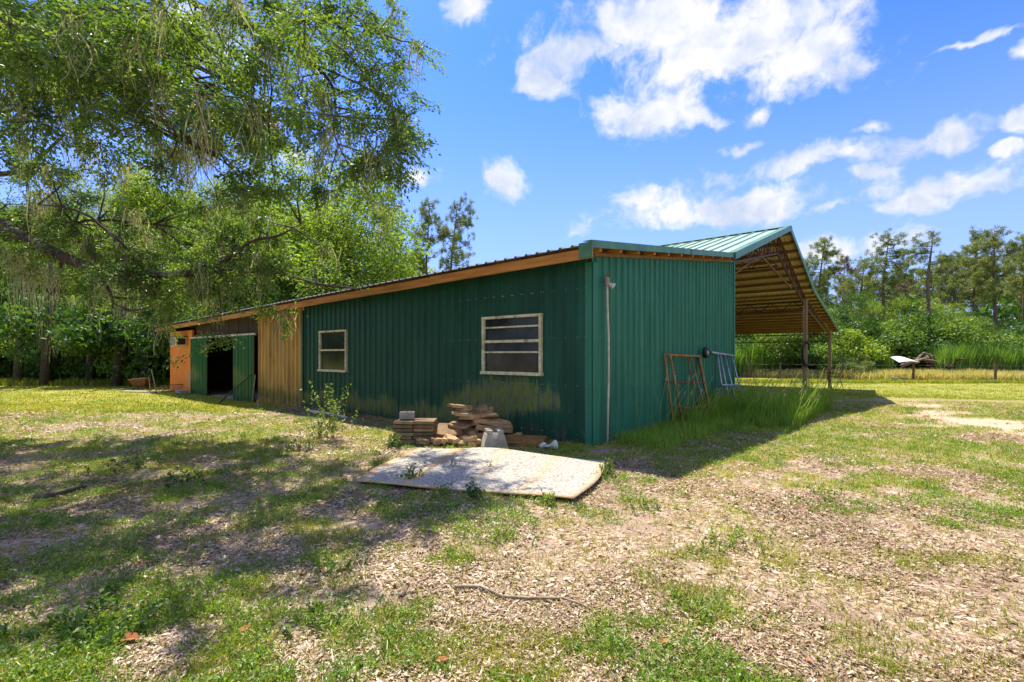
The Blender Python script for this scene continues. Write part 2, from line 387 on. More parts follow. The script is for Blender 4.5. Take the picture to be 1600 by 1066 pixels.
def ground_mat():
    m = bpy.data.materials.new('ground_soil_and_grass'); m.use_nodes = True; t = NT(m.node_tree); p = t.n['Principled BSDF']
    pos = t.new('ShaderNodeNewGeometry').outputs['Position']
    g = t.new('ShaderNodeAttribute', attribute_name='green').outputs['Fac']
    s = t.new('ShaderNodeAttribute', attribute_name='sand').outputs['Fac']
    lw = t.new('ShaderNodeAttribute', attribute_name='lawn').outputs['Fac']
    vor = t.new('ShaderNodeTexVoronoi'); t.put(vor.inputs['Vector'], t.mapping(t.vm('ADD', pos, t.vm('MULTIPLY', t.noise(pos, 12, 3, col=True), (.12, .12, .12))), scale=(1, 1.6, 1))); vor.inputs['Scale'].default_value = 30
    sepc = t.new('ShaderNodeSeparateColor'); t.put(sepc.inputs[0], vor.outputs['Color'])
    litter = t.ramp(sepc.outputs[0], [(0, (.12, .08, .045)), (.4, (.27, .18, .10)), (.75, (.43, .32, .20)), (1, (.60, .48, .34))])
    dirt = t.mix(t.rng(t.noise(pos, 2.3, 6), .35, .65), (.25, .17, .11), (.37, .27, .19))
    c = t.mix(t.rng(t.noise(pos, 1.4, 5), .32, .6), dirt, litter)
    n1 = t.noise(pos, 22, 6, .7); n2 = t.noise(pos, 1.1, 4)
    gr = t.ramp(n1, [(.3, (.09, .12, .012)), (.5, (.18, .22, .022)), (.7, (.32, .31, .06))])
    gr = t.mix(t.rng(n2, .4, .68), gr, t.ramp(n1, [(.3, (.17, .18, .03)), (.55, (.30, .28, .06)), (.75, (.42, .34, .11))]))
    ga = t.math('MULTIPLY', g, t.rng(n1, .36, .56, .2, .8))
    c = t.mix(ga, c, gr)
    # mown lawn: long soft streaks
    st = t.noise(t.mapping(pos, scale=(.35, 1.6, 1)), .8, 5, .6)
    lc = t.ramp(st, [(.3, (.18, .21, .025)), (.5, (.32, .31, .05)), (.7, (.50, .40, .13))])
    lc = t.mix(t.rng(t.noise(pos, 9, 5, .7), .35, .7, 0, .45), lc, (.13, .18, .025))
    c = t.mix(t.math('MULTIPLY', lw, .92), c, lc)
    sc = t.mix(t.rng(t.noise(pos, 5, 6), .35, .65), (.56, .43, .28), (.42, .31, .19))
    c = t.mix(s, c, sc)
    t.put(p.inputs['Base Color'], c); p.inputs['Roughness'].default_value = .95; p.inputs['Specular IOR Level'].default_value = .1
    b = t.new('ShaderNodeBump'); b.inputs['Strength'].default_value = .7; b.inputs['Distance'].default_value = .02
    t.put(b.inputs['Height'], t.math('ADD', sepc.outputs[1], n1)); t.l.new(b.outputs[0], p.inputs['Normal'])
    return m
# ------------------------------------------------------------------ ground
def make_ground():
    n = 340
    def axis(c, lim, n, k):
        u = np.linspace(-1, 1, n); return c + lim * np.sinh(k * u) / math.sinh(k)
    xs = axis(0, 600, n, 6.6); ys = axis(7, 600, n, 6.6)
    X, Y = np.meshgrid(xs, ys); x, y = X.ravel(), Y.ravel()
    z = ground_z(x, y)
    V = np.stack([x, y, z], 1)
    i = np.arange(n * n).reshape(n, n)
    F = np.stack([i[:-1, :-1].ravel(), i[:-1, 1:].ravel(), i[1:, 1:].ravel(), i[1:, :-1].ravel()], 1)
    g, lw = green_mask(x, y)
    o = link('ground', tri_mesh('ground', V, F, ground_mat(), smooth=True, extra={'green': g, 'lawn': lw, 'sand': sand_mask(x, y)}))
    tag(o, 'uneven yard of bare soil, leaf litter and patchy grass', kind='structure')
make_ground()

# ------------------------------------------------------------------ the barn (local x along the end wall, y along the long wall)
barn = empty('barn', (CX, CY, 0), math.atan2(EY, EX), 'long green metal barn with lean-to shed, sliding doors and open gable roof on posts', 'barn')
ZE0 = 3.23                                       # roof height at the low edge, near corner
def eave_drop(y): return -.0185 * max(0, y)
def lean_z(x, y=0): return ZE0 + .132 * (x + .45) + eave_drop(y) * (1 - max(0, min(1, x / 7.7)))
RIB = .235
def rib_profile(w, n, h=.022):
    """(offset along, height) points for n ribs over width w"""
    pts = [(0, 0)]; p = w / n
    for i in range(n):
        c = (i + .5) * p
        pts += [(c - .034, 0), (c - .014, h), (c + .014, h), (c + .034, 0)]
    pts.append((w, 0)); return pts
def wall_panel(name, a0, w, ribs, plane, zb, ztop, m, parent, holes=(), h=.022, base=0):
    """plane 'x': runs along y, faces -x.  plane 'y': runs along x, faces -y"""
    for (h0, h1, z0, z1) in holes:      # a sheet wholly inside a window's width is cut in two sheets
        if h0 <= a0 and a0 + w <= h1:
            wall_panel(name, a0, w, ribs, plane, zb, lambda u: z0, m, parent, (), h, base)
            return wall_panel(name, a0, w, ribs, plane, z1, ztop, m, parent, (), h, base)
    prof = rib_profile(w, ribs, h)
    us = [(a0 + u, hh) for u, hh in prof]
    for (h0, h1, z0, z1) in holes:
        for q in (h0, h1):
            if a0 < q < a0 + w:
                for k in range(len(us) - 1):
                    if us[k][0] < q < us[k + 1][0]:
                        tt = (q - us[k][0]) / (us[k + 1][0] - us[k][0]); us.insert(k + 1, (q, us[k][1] * (1 - tt) + us[k + 1][1] * tt)); break
    mb = MB()
    def P(u, hh, z): return (-(hh + base), u, z) if plane == 'x' else (u, -(hh + base), z)
    for (u0, h0), (u1, h1) in zip(us[:-1], us[1:]):
        mid = (u0 + u1) / 2; spans = [(zb, None)]
        for (a, b, z0, z1) in holes:
            if a < mid < b: spans = [(zb, z0), (z1, None)]
        for zlo, zhi in spans:
            t0 = ztop(u0) if zhi is None else zhi; t1 = ztop(u1) if zhi is None else zhi
            q = [P(u0, h0, zlo), P(u1, h1, zlo), P(u1, h1, t1), P(u0, h0, t0)]
            mb.add(q, [(0, 3, 2, 1) if plane == 'x' else (0, 1, 2, 3)])
    return mb.build(name, m, parent)
WIN_A = (1.03, 2.43, 1.17, 2.215); WIN_B = (7.38, 8.72, 1.09, 2.14)
L_GREEN = 9.71; nP = 14; pw = L_GREEN / nP
for i in range(nP):
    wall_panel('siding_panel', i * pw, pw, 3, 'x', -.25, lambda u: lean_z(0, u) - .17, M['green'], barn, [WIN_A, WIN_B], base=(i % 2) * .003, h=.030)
nE = 11; pe = 7.71 / nE
for i in range(nE):
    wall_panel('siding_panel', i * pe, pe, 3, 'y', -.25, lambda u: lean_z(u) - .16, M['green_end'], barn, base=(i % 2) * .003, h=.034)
for i in range(4):
    wall_panel('tan_siding_panel', L_GREEN + i * .775, .775, 3, 'x', -.3, lambda u: lean_z(0, u) - .17, M['tan'], barn, h=.06, base=(i % 2) * .003)
# corner and jamb trims
mb = MB(); mb.box((-.034, .03, 1.38), (.012, .16, 3.3)); mb.box((.03, -.034, 1.38), (.14, .012, 3.3)); mb.box((-.03, -.028, 1.38), (.02, .02, 3.3))
mb.build('corner_trim', M['green_trim'] if False else M['green_end'], barn)
MB().box((7.70, -.03, 1.95), (.09, .05, 4.45)).build('corner_trim', M['green_end'], barn)
MB().box((7.76, .04, 2.0), (.02, .10, 4.4)).build('corner_trim', M['green_trim'], barn)
MB().box((-.03, L_GREEN, 1.3), (.05, .06, 3.0)).build('jamb_trim', M['green'], barn)
# back and inside of the lean-to
for i in range(22):
    y0 = .06 + i * 1.0
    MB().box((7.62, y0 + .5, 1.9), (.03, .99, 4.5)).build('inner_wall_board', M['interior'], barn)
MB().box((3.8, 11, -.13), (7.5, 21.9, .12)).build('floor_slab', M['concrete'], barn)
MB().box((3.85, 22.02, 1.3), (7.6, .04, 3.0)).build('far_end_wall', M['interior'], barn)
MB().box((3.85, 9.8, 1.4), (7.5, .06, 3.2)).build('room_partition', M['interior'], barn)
for i in range(12):      # studs behind the siding, also seen through the window
    MB().box((.10, .35 + i * .86, 1.35), (.10, .045, 3.1)).build('stud', M['dkwood'], barn)
# bay between tan panels and orange wall: door track, header boards, two sliding doors
HB0, HB1 = 12.81, 19.02
for i in range(14):
    w = (HB1 - HB0) / 14; a = HB0 + i * w
    zt = lean_z(0, a) - .2
    MB().box((.05 + .008 * (i % 2), a + w / 2, (2.24 + zt) / 2), (.025, w - .02, zt - 2.24)).build('header_board', M['dkwood'], barn)
MB().box((-.10, (HB0 + 19.1) / 2, 2.2), (.05, 19.1 - HB0, .075)).build('door_track', M['white_frame'], barn)
def sliding_door(y0, y1, tilt=0):
    d = empty('sliding_door', (-.13, y0, 0)); d.parent = barn; d.rotation_euler = (0, 0, tilt)
    w = y1 - y0; n = max(2, round(w / .75))
    for k in range(n):
        wall_panel('door_panel', k * w / n, w / n, 3, 'x', -.14, lambda u: 2.17, M['green_door'], d, base=.02 + (k % 2) * .003)
    MB().box((0, w / 2, 2.12), (.035, w - .02, .09)).build('door_rail', M['dkwood'], d)
    MB().box((0, .04, 1.0), (.035, .07, 2.1)).build('door_stile', M['dkwood'], d)
    MB().box((0, w - .04, 1.0), (.035, .07, 2.1)).build('door_stile', M['dkwood'], d)
sliding_door(12.83, 14.55); sliding_door(17.15, 19.0)
MB().box((-.03, 20.53, 1.12), (.05, 3.02, 2.84)).build('orange_wall_board', M['orange'], barn)
MB().box((-.07, 19.03, 1.1), (.05, .05, 2.9)).build('jamb_trim', M['orange'], barn)
for i in range(4): MB().box((-.045, 19.9 + i * .6, 1.1), (.03, .012, 2.78)).build('batten', M['orange'], barn)
# windows
def window(spec, bars):
    a, b, z0, z1 = spec; w = empty('window', (0, (a + b) / 2, z0)); w.parent = barn
    W2 = (b - a) / 2; Hh = z1 - z0; fx = -.035
    for nm, c, d in (('frame_head', (fx, 0, Hh + .005), (.07, 2 * W2 + .07, .05)), ('frame_sill', (fx - .012, 0, -.012), (.10, 2 * W2 + .09, .06)),
                     ('frame_jamb', (fx, -W2, Hh / 2), (.066, .052, Hh)), ('frame_jamb', (fx, W2, Hh / 2), (.066, .052, Hh))):
        MB().box(c, d).build(nm, M['white_frame'], w, bevel=.004)
    zs = [0] + sorted(z for z, t in bars) + [Hh]
    for z, t in bars:
        MB().box((fx + .012 if t < .04 else fx, 0, z), (.03 if t < .04 else .05, 2 * W2 - .04, t)).build('glazing_rail', M['white_frame'], w)
    for z0_, z1_ in zip(zs[:-1], zs[1:]):
        MB().box((fx + .022 + .012 * (z0_ > Hh / 2 - .01), 0, (z0_ + z1_) / 2), (.005, 2 * W2 - .05, z1_ - z0_ - .03)).build('pane', M['pane'], w)
window(WIN_A, [(.385, .030), (.59, .050), (.86, .030)])
window(WIN_B, [(.545, .045)])
MB().bar((.25, 1.75, 1.2), (.25, 1.85, 1.55), .05, .05).build('window_prop', M['purlin'], barn)
# eave fascia, rafter tails
for a, b, dz in ((-.25, 3.6, 0), (3.6, 8.1, -.01), (8.1, 12.9, -.015), (12.9, 17.4, -.02), (17.4, 22.9, -.02)):
    za, zb_ = lean_z(-.4, a) - .14 + dz, lean_z(-.4, b) - .14 + dz
    MB().bar((-.40, a + .004, za), (-.40, b - .004, zb_), .045, .16).build('fascia_board', M['pine'], barn)
for i in range(24):
    y = .25 + i * .95
    MB().bar((-.37, y, lean_z(-.37, y) - .125), (.9, y, lean_z(.9, y) - .125), .045, .13).build('rafter_tail', M['pine'], barn)
for i in range(11):      # purlin ends showing below the end trim
    x = -.12 + i * .68
    MB().bar((x, -.235, lean_z(x) - .085), (x, 2.0, lean_z(x) - .085), .09, .07).build('purlin_end', M['pine'], barn)
MB().bar((.0, -.03, lean_z(0) - .165 + .03), (7.6, -.03, lean_z(7.6) - .165 + .03), .05, .055).build('top_plate', M['purlin'], barn)
# roof sheets
def roof_sheet(name, y0, w, ribs, path, m, h=.022, yf=None):
    """path: [(x,z),...] from eave up"""
    prof = rib_profile(w, ribs, h); mb = MB(); v = []; k = len(path)
    for u, hh in prof:
        for (x, z) in path: v.append((x, y0 + u, (z if yf is None else yf(x, y0 + u)) + hh))
    f = []
    for i in range(len(prof) - 1):
        for j in range(k - 1): f.append((i * k + j, i * k + j + 1, (i + 1) * k + j + 1, (i + 1) * k + j) if path[0][0] > path[-1][0] else (i * k + j, i * k + j + 1, (i + 1) * k + j + 1, (i + 1) * k + j))
    mb.add(v, f); return mb
def add_sheet(name, y0, w, ribs, path, m, h=.022, yf=None):
    mb = roof_sheet(name, y0, w, ribs, path, m, h, yf)
    # faces must look up so that the outer colour is on top
    a, b, c = (Vector(mb.v[i]) for i in mb.f[0][:3])
    if (b - a).cross(c - a).z < 0: mb.f = [tuple(reversed(q)) for q in mb.f]
    return mb.build(name, m, barn)
for i in range(25):
    add_sheet('roof_panel', -.27 + i * .94, .94, 4, [(-.47, 0), (3.5, 0), (7.3, 0)], M['roof_lean'], .03, lambda x, y: lean_z(x, y) - .01)
G = [(6.84, 4.21), (13.78, 6.31), (18.85, 4.50), (27.45, 2.97)]     # gable profile: left eave, ridge, break, right eave
for i in range(23):
    y0 = -.30 + i * .94
    add_sheet('gable_roof_panel', y0, .94, 2, [G[0], G[1]], M['roof_main'], .045)
    add_sheet('gable_roof_panel', y0, .94, 4, [G[1], (19.0, 4.445)], M['roof_main'], .028)
    add_sheet('gable_roof_panel', y0, .94, 4, [(18.55, 4.50), G[3]], M['roof_main'], .028)
GL = -.30 + 23 * .94
# trims
MB().bar((-.47, -.275, lean_z(-.45) - .015), (3.7, -.275, lean_z(3.7) - .015), .03, .115).build('end_trim', M['green_trim'], barn)
MB().bar((3.7, -.285, lean_z(3.7) - .02), (6.86, -.285, lean_z(6.86) - .02), .03, .115).build('end_trim', M['green_trim'], barn)
MB().bar((-.47, -.20, lean_z(-.45) + .045), (6.86, -.20, lean_z(6.86) + .045), .15, .012).build('end_trim_cap', M['green_trim'], barn)
mb = MB().box((-.475, -.17, ZE0 - .10), (.02, .24, .24)); mb.build('trim_return', M['green_trim'], barn)
def rake(a, b, nm='rake_trim'):
    MB().bar((a[0], -.325, a[1] - .045), (b[0], -.325, b[1] - .045), .03, .19).build(nm, M['green_trim'], barn)
    MB().bar((a[0], -.24, a[1] + .05), (b[0], -.24, b[1] + .05), .18, .012).build('rake_cap', M['green_trim'], barn)
rake((6.80, 4.20), G[1]); rake(G[1], G[2]); rake(G[2], G[3])
mb = MB()
for s in (-1, 1): mb.bar((13.78 + s * .11, -.35, 6.335), (13.78 + s * .11, GL, 6.335), .24, .012, (s * .31, 0, 1))
mb.build('ridge_cap', M['green_trim'], barn)
MB().box((27.46, (GL - .3) / 2, 2.93), (.02, GL + .3, .13)).build('eave_trim', M['green_trim'], barn)
# purlins under the gable roof
def on(G0, G1, t): return (G0[0] + (G1[0] - G0[0]) * t, G0[1] + (G1[1] - G0[1]) * t)
def purlins(a, b, n, m):
    for i in range(n):
        x, z = on(a, b, (i + .5) / n)
        up = Vector((-(b[1] - a[1]), 0, b[0] - a[0])).normalized()
        MB().bar((x - up.x * .075, -.28, z - up.z * .075), (x - up.x * .075, GL - .02, z - up.z * .075), .045, .13, up).build('purlin', M['purlin'], barn)
purlins(G[0], G[1], 10, 0); purlins(G[1], G[2], 8, 0); purlins(G[2], G[3], 13, 0)
# trusses, posts, girders
def truss(y):
    t = MB(); dd = .42
    def chord(a, b, off_a=.19, off_b=.19):
        t.bar((a[0], y, a[1] - off_a), (b[0], y, b[1] - off_b), .06, .05)
    L, A, Bk, Rr = (7.9, 4.53), G[1], (19.1, 4.45), (26.85, 3.08)
    segs = ((L, A, .16, .75), (A, Bk, .75, .42), (Bk, Rr, .42, .22))
    for a, b, da, db in segs:
        chord(a, b); t.bar((a[0], y, a[1] - .19 - da), (b[0], y, b[1] - .19 - db), .06, .05)
        n = 9; pa = None
        for i in range(n + 1):
            q = i / n; top = (a[0] + (b[0] - a[0]) * q, y, a[1] + (b[1] - a[1]) * q - .19)
            dep = da + (db - da) * q; bot = (top[0], y, top[2] - dep)
            cur = top if i % 2 == 0 else bot
            if pa: t.bar(pa, cur, .03, .03)
            t.bar(top, bot, .025, .025)
            pa = cur
    t.build('truss', M['steel'], barn)
for y in (.12, 5.6, 11.0, 16.4, 21.2): truss(y)
MB().bar((7.9, .16, 3.75), (12.6, .16, 5.35), .05, .05).build('brace', M['rust'], barn)
MB().bar((11.0, .2, 5.05), (16.8, .2, 4.35), .05, .05).build('brace', M['rust'], barn)
def girder(x, zt, dep):
    t = MB(); t.bar((x, .1, zt), (x, GL - .4, zt), .07, .05); t.bar((x, .1, zt - dep), (x, GL - .4, zt - dep), .07, .05)
    n = 44; prev = None
    for i in range(n + 1):
        y = .1 + (GL - .5) * i / n; p = (x, y, zt if i % 2 else zt - dep)
        if prev: t.bar(prev, p, .03, .03)
        prev = p
    t.build('girder', M['black_steel'], barn)
girder(19.1, 4.0, .42); girder(26.8, 2.72, .42); girder(13.78, 5.3, .4)
for y in (.1, 5.6, 11.0, 16.4, 21.2):
    for x, zt in ((19.12, 4.1), (26.83, 2.94)):
        wx, wy = B2W(x, y); zb = gz(wx, wy) - .3
        MB().box((x, y - .02, (zt + zb) / 2), (.16, .17, zt - zb)).build('post', M['post'], barn, bevel=.008)
    if y > .2: MB().box((7.9, y, 2.0), (.16, .17, 4.7)).build('post', M['post'], barn)
MB().bar((26.83, .05, 2.75), (24.6, .05, 3.3), .09, .05).build('brace', M['purlin'], barn)

# ------------------------------------------------------------------ small things on and near the shed
def wpt(px, Y, z=None):
    x = (px - 800) / FPX * Y; return (x, Y, gz(x, Y) if z is None else z)
def zof(py, Y): return CAMH + (HOR - py) / FPX * Y
# pipe with lamp at the near corner
x0, y0 = B2W(.33, -.10)
pipe = empty('utility_pipe', (x0, y0, 0), 0, 'thin cream pipe standing against the near corner of the green wall', 'pipe')
MB().tube([(0.0, 0, -.05), (.012, .0, .6), (.025, 0, 1.2), (.02, 0, 1.8), (.0, 0, 2.4), (0, 0, 2.76)], .019, 8).build('tube', M['white'], pipe, True)
lamp = empty('flood_lamp', (x0, y0, 2.72), 0, 'small weathered flood lamp on top of the cream corner pipe', 'lamp')
MB().lathe([(.03, -.05), (.045, -.03), (.045, .08), (.02, .1)], 12).build('mount_box', M['stick'], lamp)
o = MB().lathe([(.02, 0), (.025, .05), (.055, .12), (.058, .13)], 14).build('lamp_shade', M['sheetwhite'], lamp, True); o.rotation_euler = (R(20), R(125), 0)
MB().tube([(.0, 0, .07), (-.03, -.01, .13), (.02, 0, .17), (.05, 0, .10)], .012, 6).build('bracket', M['rust'], lamp)
# window air conditioner
wx, wy = B2W(-.06, 20.05)
ac = empty('air_conditioner', (wx, wy, 1.88), math.atan2(EY, EX), 'pale box air conditioner sticking out of the orange wall', 'air conditioner')
MB().box((-.22, 0, .19), (.42, .72, .40)).build('casing', M['white_frame'], ac, bevel=.012)
mb = MB()
for k in range(7): mb.box((-.437, 0, .05 + k * .046), (.012, .62, .018))
mb.build('grille', M['black'], ac)
MB().box((-.2, 0, .41), (.52, .85, .02)).build('rain_board', M['interior'], ac)
MB().box((-.22, -.365, .19), (.30, .006, .26)).build('side_vent', M['black'], ac)
# things at the open doorway
wx, wy = B2W(1.2, 15.1)
t = empty('leaning_board', (wx, wy, -.05), math.atan2(EY, EX), 'pale board leaning inside the dark open doorway', 'board')
MB().bar((0, 0, 0), (.25, .75, 1.25), .22, .03, (1, 0, 0)).build('board', M['sheetwhite'], t)
wx, wy = B2W(.55, 16.0)
t = empty('gas_cylinder', (wx, wy, -.07), 0, 'small white gas cylinder standing just inside the open doorway', 'gas cylinder')
MB().lathe([(.10, 0), (.15, .04), (.155, .3), (.12, .38), (.05, .41)], 16).build('tank', M['sheetwhite'], t, True)
mb = MB().lathe([(.10, .39), (.10, .5), (.095, .5), (.095, .39)], 12); mb.build('collar', M['sheetwhite'], t, True)
MB().lathe([(.02, .4), (.02, .47), (.035, .48)], 8).build('valve', M['rust'], t)
wx, wy = B2W(.5, 14.75)
t = empty('gallon_jug', (wx, wy, -.07), 0, 'white plastic jug on the floor beside the right sliding door', 'jug')
MB().lathe([(.07, 0), (.085, .02), (.085, .16), (.03, .23), (.025, .26)], 12).build('body', M['sheetwhite'], t, True)
MB().lathe([(.028, .26), (.028, .285)], 10).build('cap', M['zinc'], t)
# stick leaning on right door, rod by tan panels, clutter at the orange wall
a = Vector((*B2W(-1.1, 13.2), 0)); a.z = gz(a.x, a.y)
b = Vector((*B2W(-.2, 12.85), .85))
o = MB().tube([a, (a * .65 + b * .35) + Vector((0, 0, .05)), b], [.025, .02, .016], 6).build('leaning_stick', M['dkwood']); tag(o, 'dark crooked stick leaning on the right green sliding door', 'stick')
a = Vector((*B2W(-.25, 12.7), -.08)); o = MB().tube([a, (*B2W(-.16, 12.68), .85)], .018, 6).build('upright_stake', M['stick']); tag(o, 'short pale stake standing where green door meets the tan panels', 'stake')
a = Vector((*B2W(-.9, 10.6), -.02)); b = Vector((*B2W(-.5, 11.7), .1))
o = MB().tube([a, b], .022, 6).build('fallen_rod', M['stick']); tag(o, 'pale rod lying on the litter below the tan panels', 'rod')
a = Vector((*B2W(-.7, 8.0), .05)); b = Vector((*B2W(-.8, 6.1), .045))
o = MB().tube([a, (a + b) / 2 + Vector((0, 0, .02)), b], .035, 8).build('fallen_pipe', M['sheetwhite']); tag(o, 'pale pipe lying along the foot of the long wall beside the weed', 'pipe')
wx, wy = B2W(-.45, 19.0)
t = empty('step_block', (wx, wy, gz(wx, wy)), R(45), 'grey concrete step block at the left sliding door', 'step')
MB().box((0, 0, .10), (.34, .75, .12)).build('tread', M['concrete'], t, bevel=.01); MB().box((0, -.2, .02), (.3, .2, .08)).build('support', M['dkwood'], t); MB().box((0, .2, .02), (.3, .2, .08)).build('support', M['dkwood'], t)
wx, wy = B2W(-.45, 20.4)
t = empty('wire_rack', (wx, wy, gz(wx, wy)), R(-25), 'rusty slatted rack lying tilted at the foot of the orange wall', 'rack')
t.scale = (.7, .7, .9)
for k in range(9): MB().bar((-.45, -.7 + k * .17, .02), (.35, -.7 + k * .17, .38), .03, .02).build('slat', M['stick'], t)
MB().bar((-.42, -.75, .03), (-.42, .75, .03), .04, .03).build('rail', M['rust'], t); MB().bar((.30, -.75, .36), (.30, .75, .36), .04, .03).build('rail', M['rust'], t)
for k, (e, s, dx) in enumerate(((-.75, 21.3, -.25), (-.85, 21.8, -.12))):
    a = Vector((*B2W(e, s), -.12)); o = MB().tube([a, a + Vector((dx * 1.2, .1, 1.0 - .35 * k))], .02, 5).build('thin_stake', M['stick']); tag(o, ('taller' if k == 0 else 'shorter') + ' thin stake poking up beside the slatted rack', 'stake')
wx, wy = B2W(-1.25, 21.3)
o = MB().box((0, 0, .04), (1.9, .22, .05)).build('flat_plank', M['sheetwhite'], loc=(wx, wy, gz(wx, wy)), rot=(0, 0, R(-8))); tag(o, 'bleached plank lying in the grass before the orange wall', 'plank')
# fire pit on the left lawn
wx, wy, wz = wpt(220, 22.5)
t = empty('fire_pit', (wx, wy, wz), R(12), 'rusty square fire pit on short legs on the left lawn', 'fire pit')
mb = MB(); v = []
for (r, z) in ((.30, .22), (.52, .60), (.54, .60), (.54, .62), (.50, .62), (.28, .26)):
    v += [(-r, -r, z), (r, -r, z), (r, r, z), (-r, r, z)]
f = []
for i in range(5):
    for k in range(4): f.append((i * 4 + k, i * 4 + (k + 1) % 4, i * 4 + 4 + (k + 1) % 4, i * 4 + 4 + k))
f += [(3, 2, 1, 0), (20, 21, 22, 23)]
mb.add(v, f).build('bowl', M['rust'], t)
for sx in (-1, 1):
    for sy in (-1, 1): MB().bar((sx * .24, sy * .24, .26), (sx * .32, sy * .32, -.02), .05, .05).build('leg', M['rust'], t)
MB().bar((-.3, -.3, .1), (.3, -.3, .1), .03, .03).build('stretcher', M['rust'], t); MB().bar((-.3, .3, .1), (.3, .3, .1), .03, .03).build('stretcher', M['rust'], t)
for k in range(4): MB().tube([(-.4 + .05 * k, -.3 + .2 * k, .6), (.4, -.25 + .15 * k, .66)], .04, 6).build('grate_bar', M['rust'], t)

t.scale = (.68, .68, .80)

# weathered sheet on the ground
def sheet():
    m = bpy.data.materials.new('speckled_carpet_backing'); m.use_nodes = True; t = NT(m.node_tree); p = t.n['Principled BSDF']
    uv = t.new('ShaderNodeTexCoord').outputs['Generated']; ob = t.new('ShaderNodeTexCoord').outputs['Object']
    c = t.mix(t.rng(t.noise(ob, 38, 5, .7), .40, .62), (.52, .46, .36), (.16, .14, .11))
    c = t.mix(t.rng(t.noise(ob, 5, 5, .6), .45, .7, 0, .4), c, (.44, .41, .34))
    sp = t.new('ShaderNodeSeparateXYZ'); a1 = t.new('ShaderNodeAttribute', attribute_name='su').outputs['Fac']
    wob = t.math('ADD', a1, t.math('MULTIPLY', t.math('SUBTRACT', t.noise(ob, 4, 7, .7), .5), .11))
    st = None
    for ctr, w, k in ((.245, .022, .80), (.0, .03, .8), (.515, .016, .40), (.765, .018, .45), (1.0, .026, .6)):
        d = t.math('ABSOLUTE', t.math('SUBTRACT', wob, ctr)); q = t.rng(d, w * .5, w * 1.6, k, 0)
        st = q if st is None else t.math('MAXIMUM', st, q)
    a2 = t.new('ShaderNodeAttribute', attribute_name='sv').outputs['Fac']
    e1 = t.rng(a2, .0, .07, .8, 0); st = t.math('MAXIMUM', st, e1)
    st = t.math('MULTIPLY', st, t.rng(t.noise(ob, 9, 5, .7), .30, .52, .45, 1))
    c = t.mix(st, c, t.mix(t.rng(t.noise(ob, 4, 3), .4, .6), (.48, .27, .10), (.50, .35, .17)))
    t.put(p.inputs['Base Color'], c); p.inputs['Roughness'].default_value = .9; p.inputs['Specular IOR Level'].default_value = .15
    b = t.new('ShaderNodeBump'); b.inputs['Strength'].default_value = .5; b.inputs['Distance'].default_value = .01
    t.put(b.inputs['Height'], t.noise(ob, 60, 4)); t.l.new(b.outputs[0], p.inputs['Normal'])
    nu, nv = 48, 30
    A, Bc, Cc, D = (-1.80, 5.68), (.62, 4.92), (1.27, 6.72), (-1.50, 7.66)     # FL FR BR BL
    V = []; su = []; sv = []
    for j in range(nv):
        for i in range(nu):
            u, v = i / (nu - 1), j / (nv - 1)
            x = (A[0] * (1 - u) + Bc[0] * u) * (1 - v) + (D[0] * (1 - u) + Cc[0] * u) * v
            y = (A[1] * (1 - u) + Bc[1] * u) * (1 - v) + (D[1] * (1 - u) + Cc[1] * u) * v
            y += .16 * math.sin(math.pi * u) * v ** 2 * (1 if u > .3 else .8)
            x += .10 * math.sin(math.pi * v) * u ** 3
            x -= .05 * math.sin(math.pi * v * 1.5) * (1 - u) ** 3
            z = .045 + gz(x, y) * .3 + .05 * math.exp(-((u - .42) / .22) ** 2) * v + .02 * u ** 4 + .008 * math.sin(9 * u + 3 * v)
            V.append((x, y, z)); su.append(u); sv.append(v)
    V = np.array(V); n = nu * nv; V2 = V.copy(); V2[:, 2] -= .014
    i = np.arange(n).reshape(nv, nu)
    top = np.stack([i[:-1, :-1].ravel(), i[:-1, 1:].ravel(), i[1:, 1:].ravel(), i[1:, :-1].ravel()], 1)
    bot = top[:, ::-1] + n; ed = []
    loop = list(i[0, :]) + list(i[1:, -1]) + list(i[-1, -2::-1]) + list(i[-2:0:-1, 0])
    for k in range(len(loop)):
        a, b2 = loop[k], loop[(k + 1) % len(loop)]; ed.append((a, a + n, b2 + n, b2))
    F = np.concatenate([top, bot, np.array(ed)])
    o = link('ground_sheet', tri_mesh('ground_sheet', np.concatenate([V, V2]), F, m, smooth=False, extra={'su': su * 2, 'sv': sv * 2}))
    tag(o, 'large bleached speckled sheet with rusty stripes lying on the ground before the barn corner', 'sheet')
sheet()

# stones, pavers, block, bulb
def rock(name, loc, dims, rot, seed, label, cat, group=None, m='stone', n=8):
    r = random.Random(seed); mb = MB(); v = []
    rad = [1 + r.uniform(-.36, .22) for _ in range(n)]
    for k, (sc, z) in enumerate(((.93, -.5), (1, -.38), (.97, .36), (.90, .5))):
        for i in range(n):
            a = 2 * math.pi * i / n; q = rad[i] * sc * (1 + r.uniform(-.04, .04))
            cx = max(-1, min(1, math.cos(a) * 1.25)); cy = max(-1, min(1, math.sin(a) * 1.25))
            v.append((cx * q * dims[0] / 2, cy * q * dims[1] / 2, (z + r.uniform(-.09, .09)) * dims[2]))
    f = []
    for k in range(3):
        for i in range(n): f.append((k * n + i, k * n + (i + 1) % n, (k + 1) * n + (i + 1) % n, (k + 1) * n + i))
    f.append(tuple(range(n - 1, -1, -1))); f.append(tuple(3 * n + i for i in range(n)))
    o = mb.add(v, f).build(name, M[m], loc=loc, rot=rot)
    return tag(o, label, cat, group)
Yp = 8.35
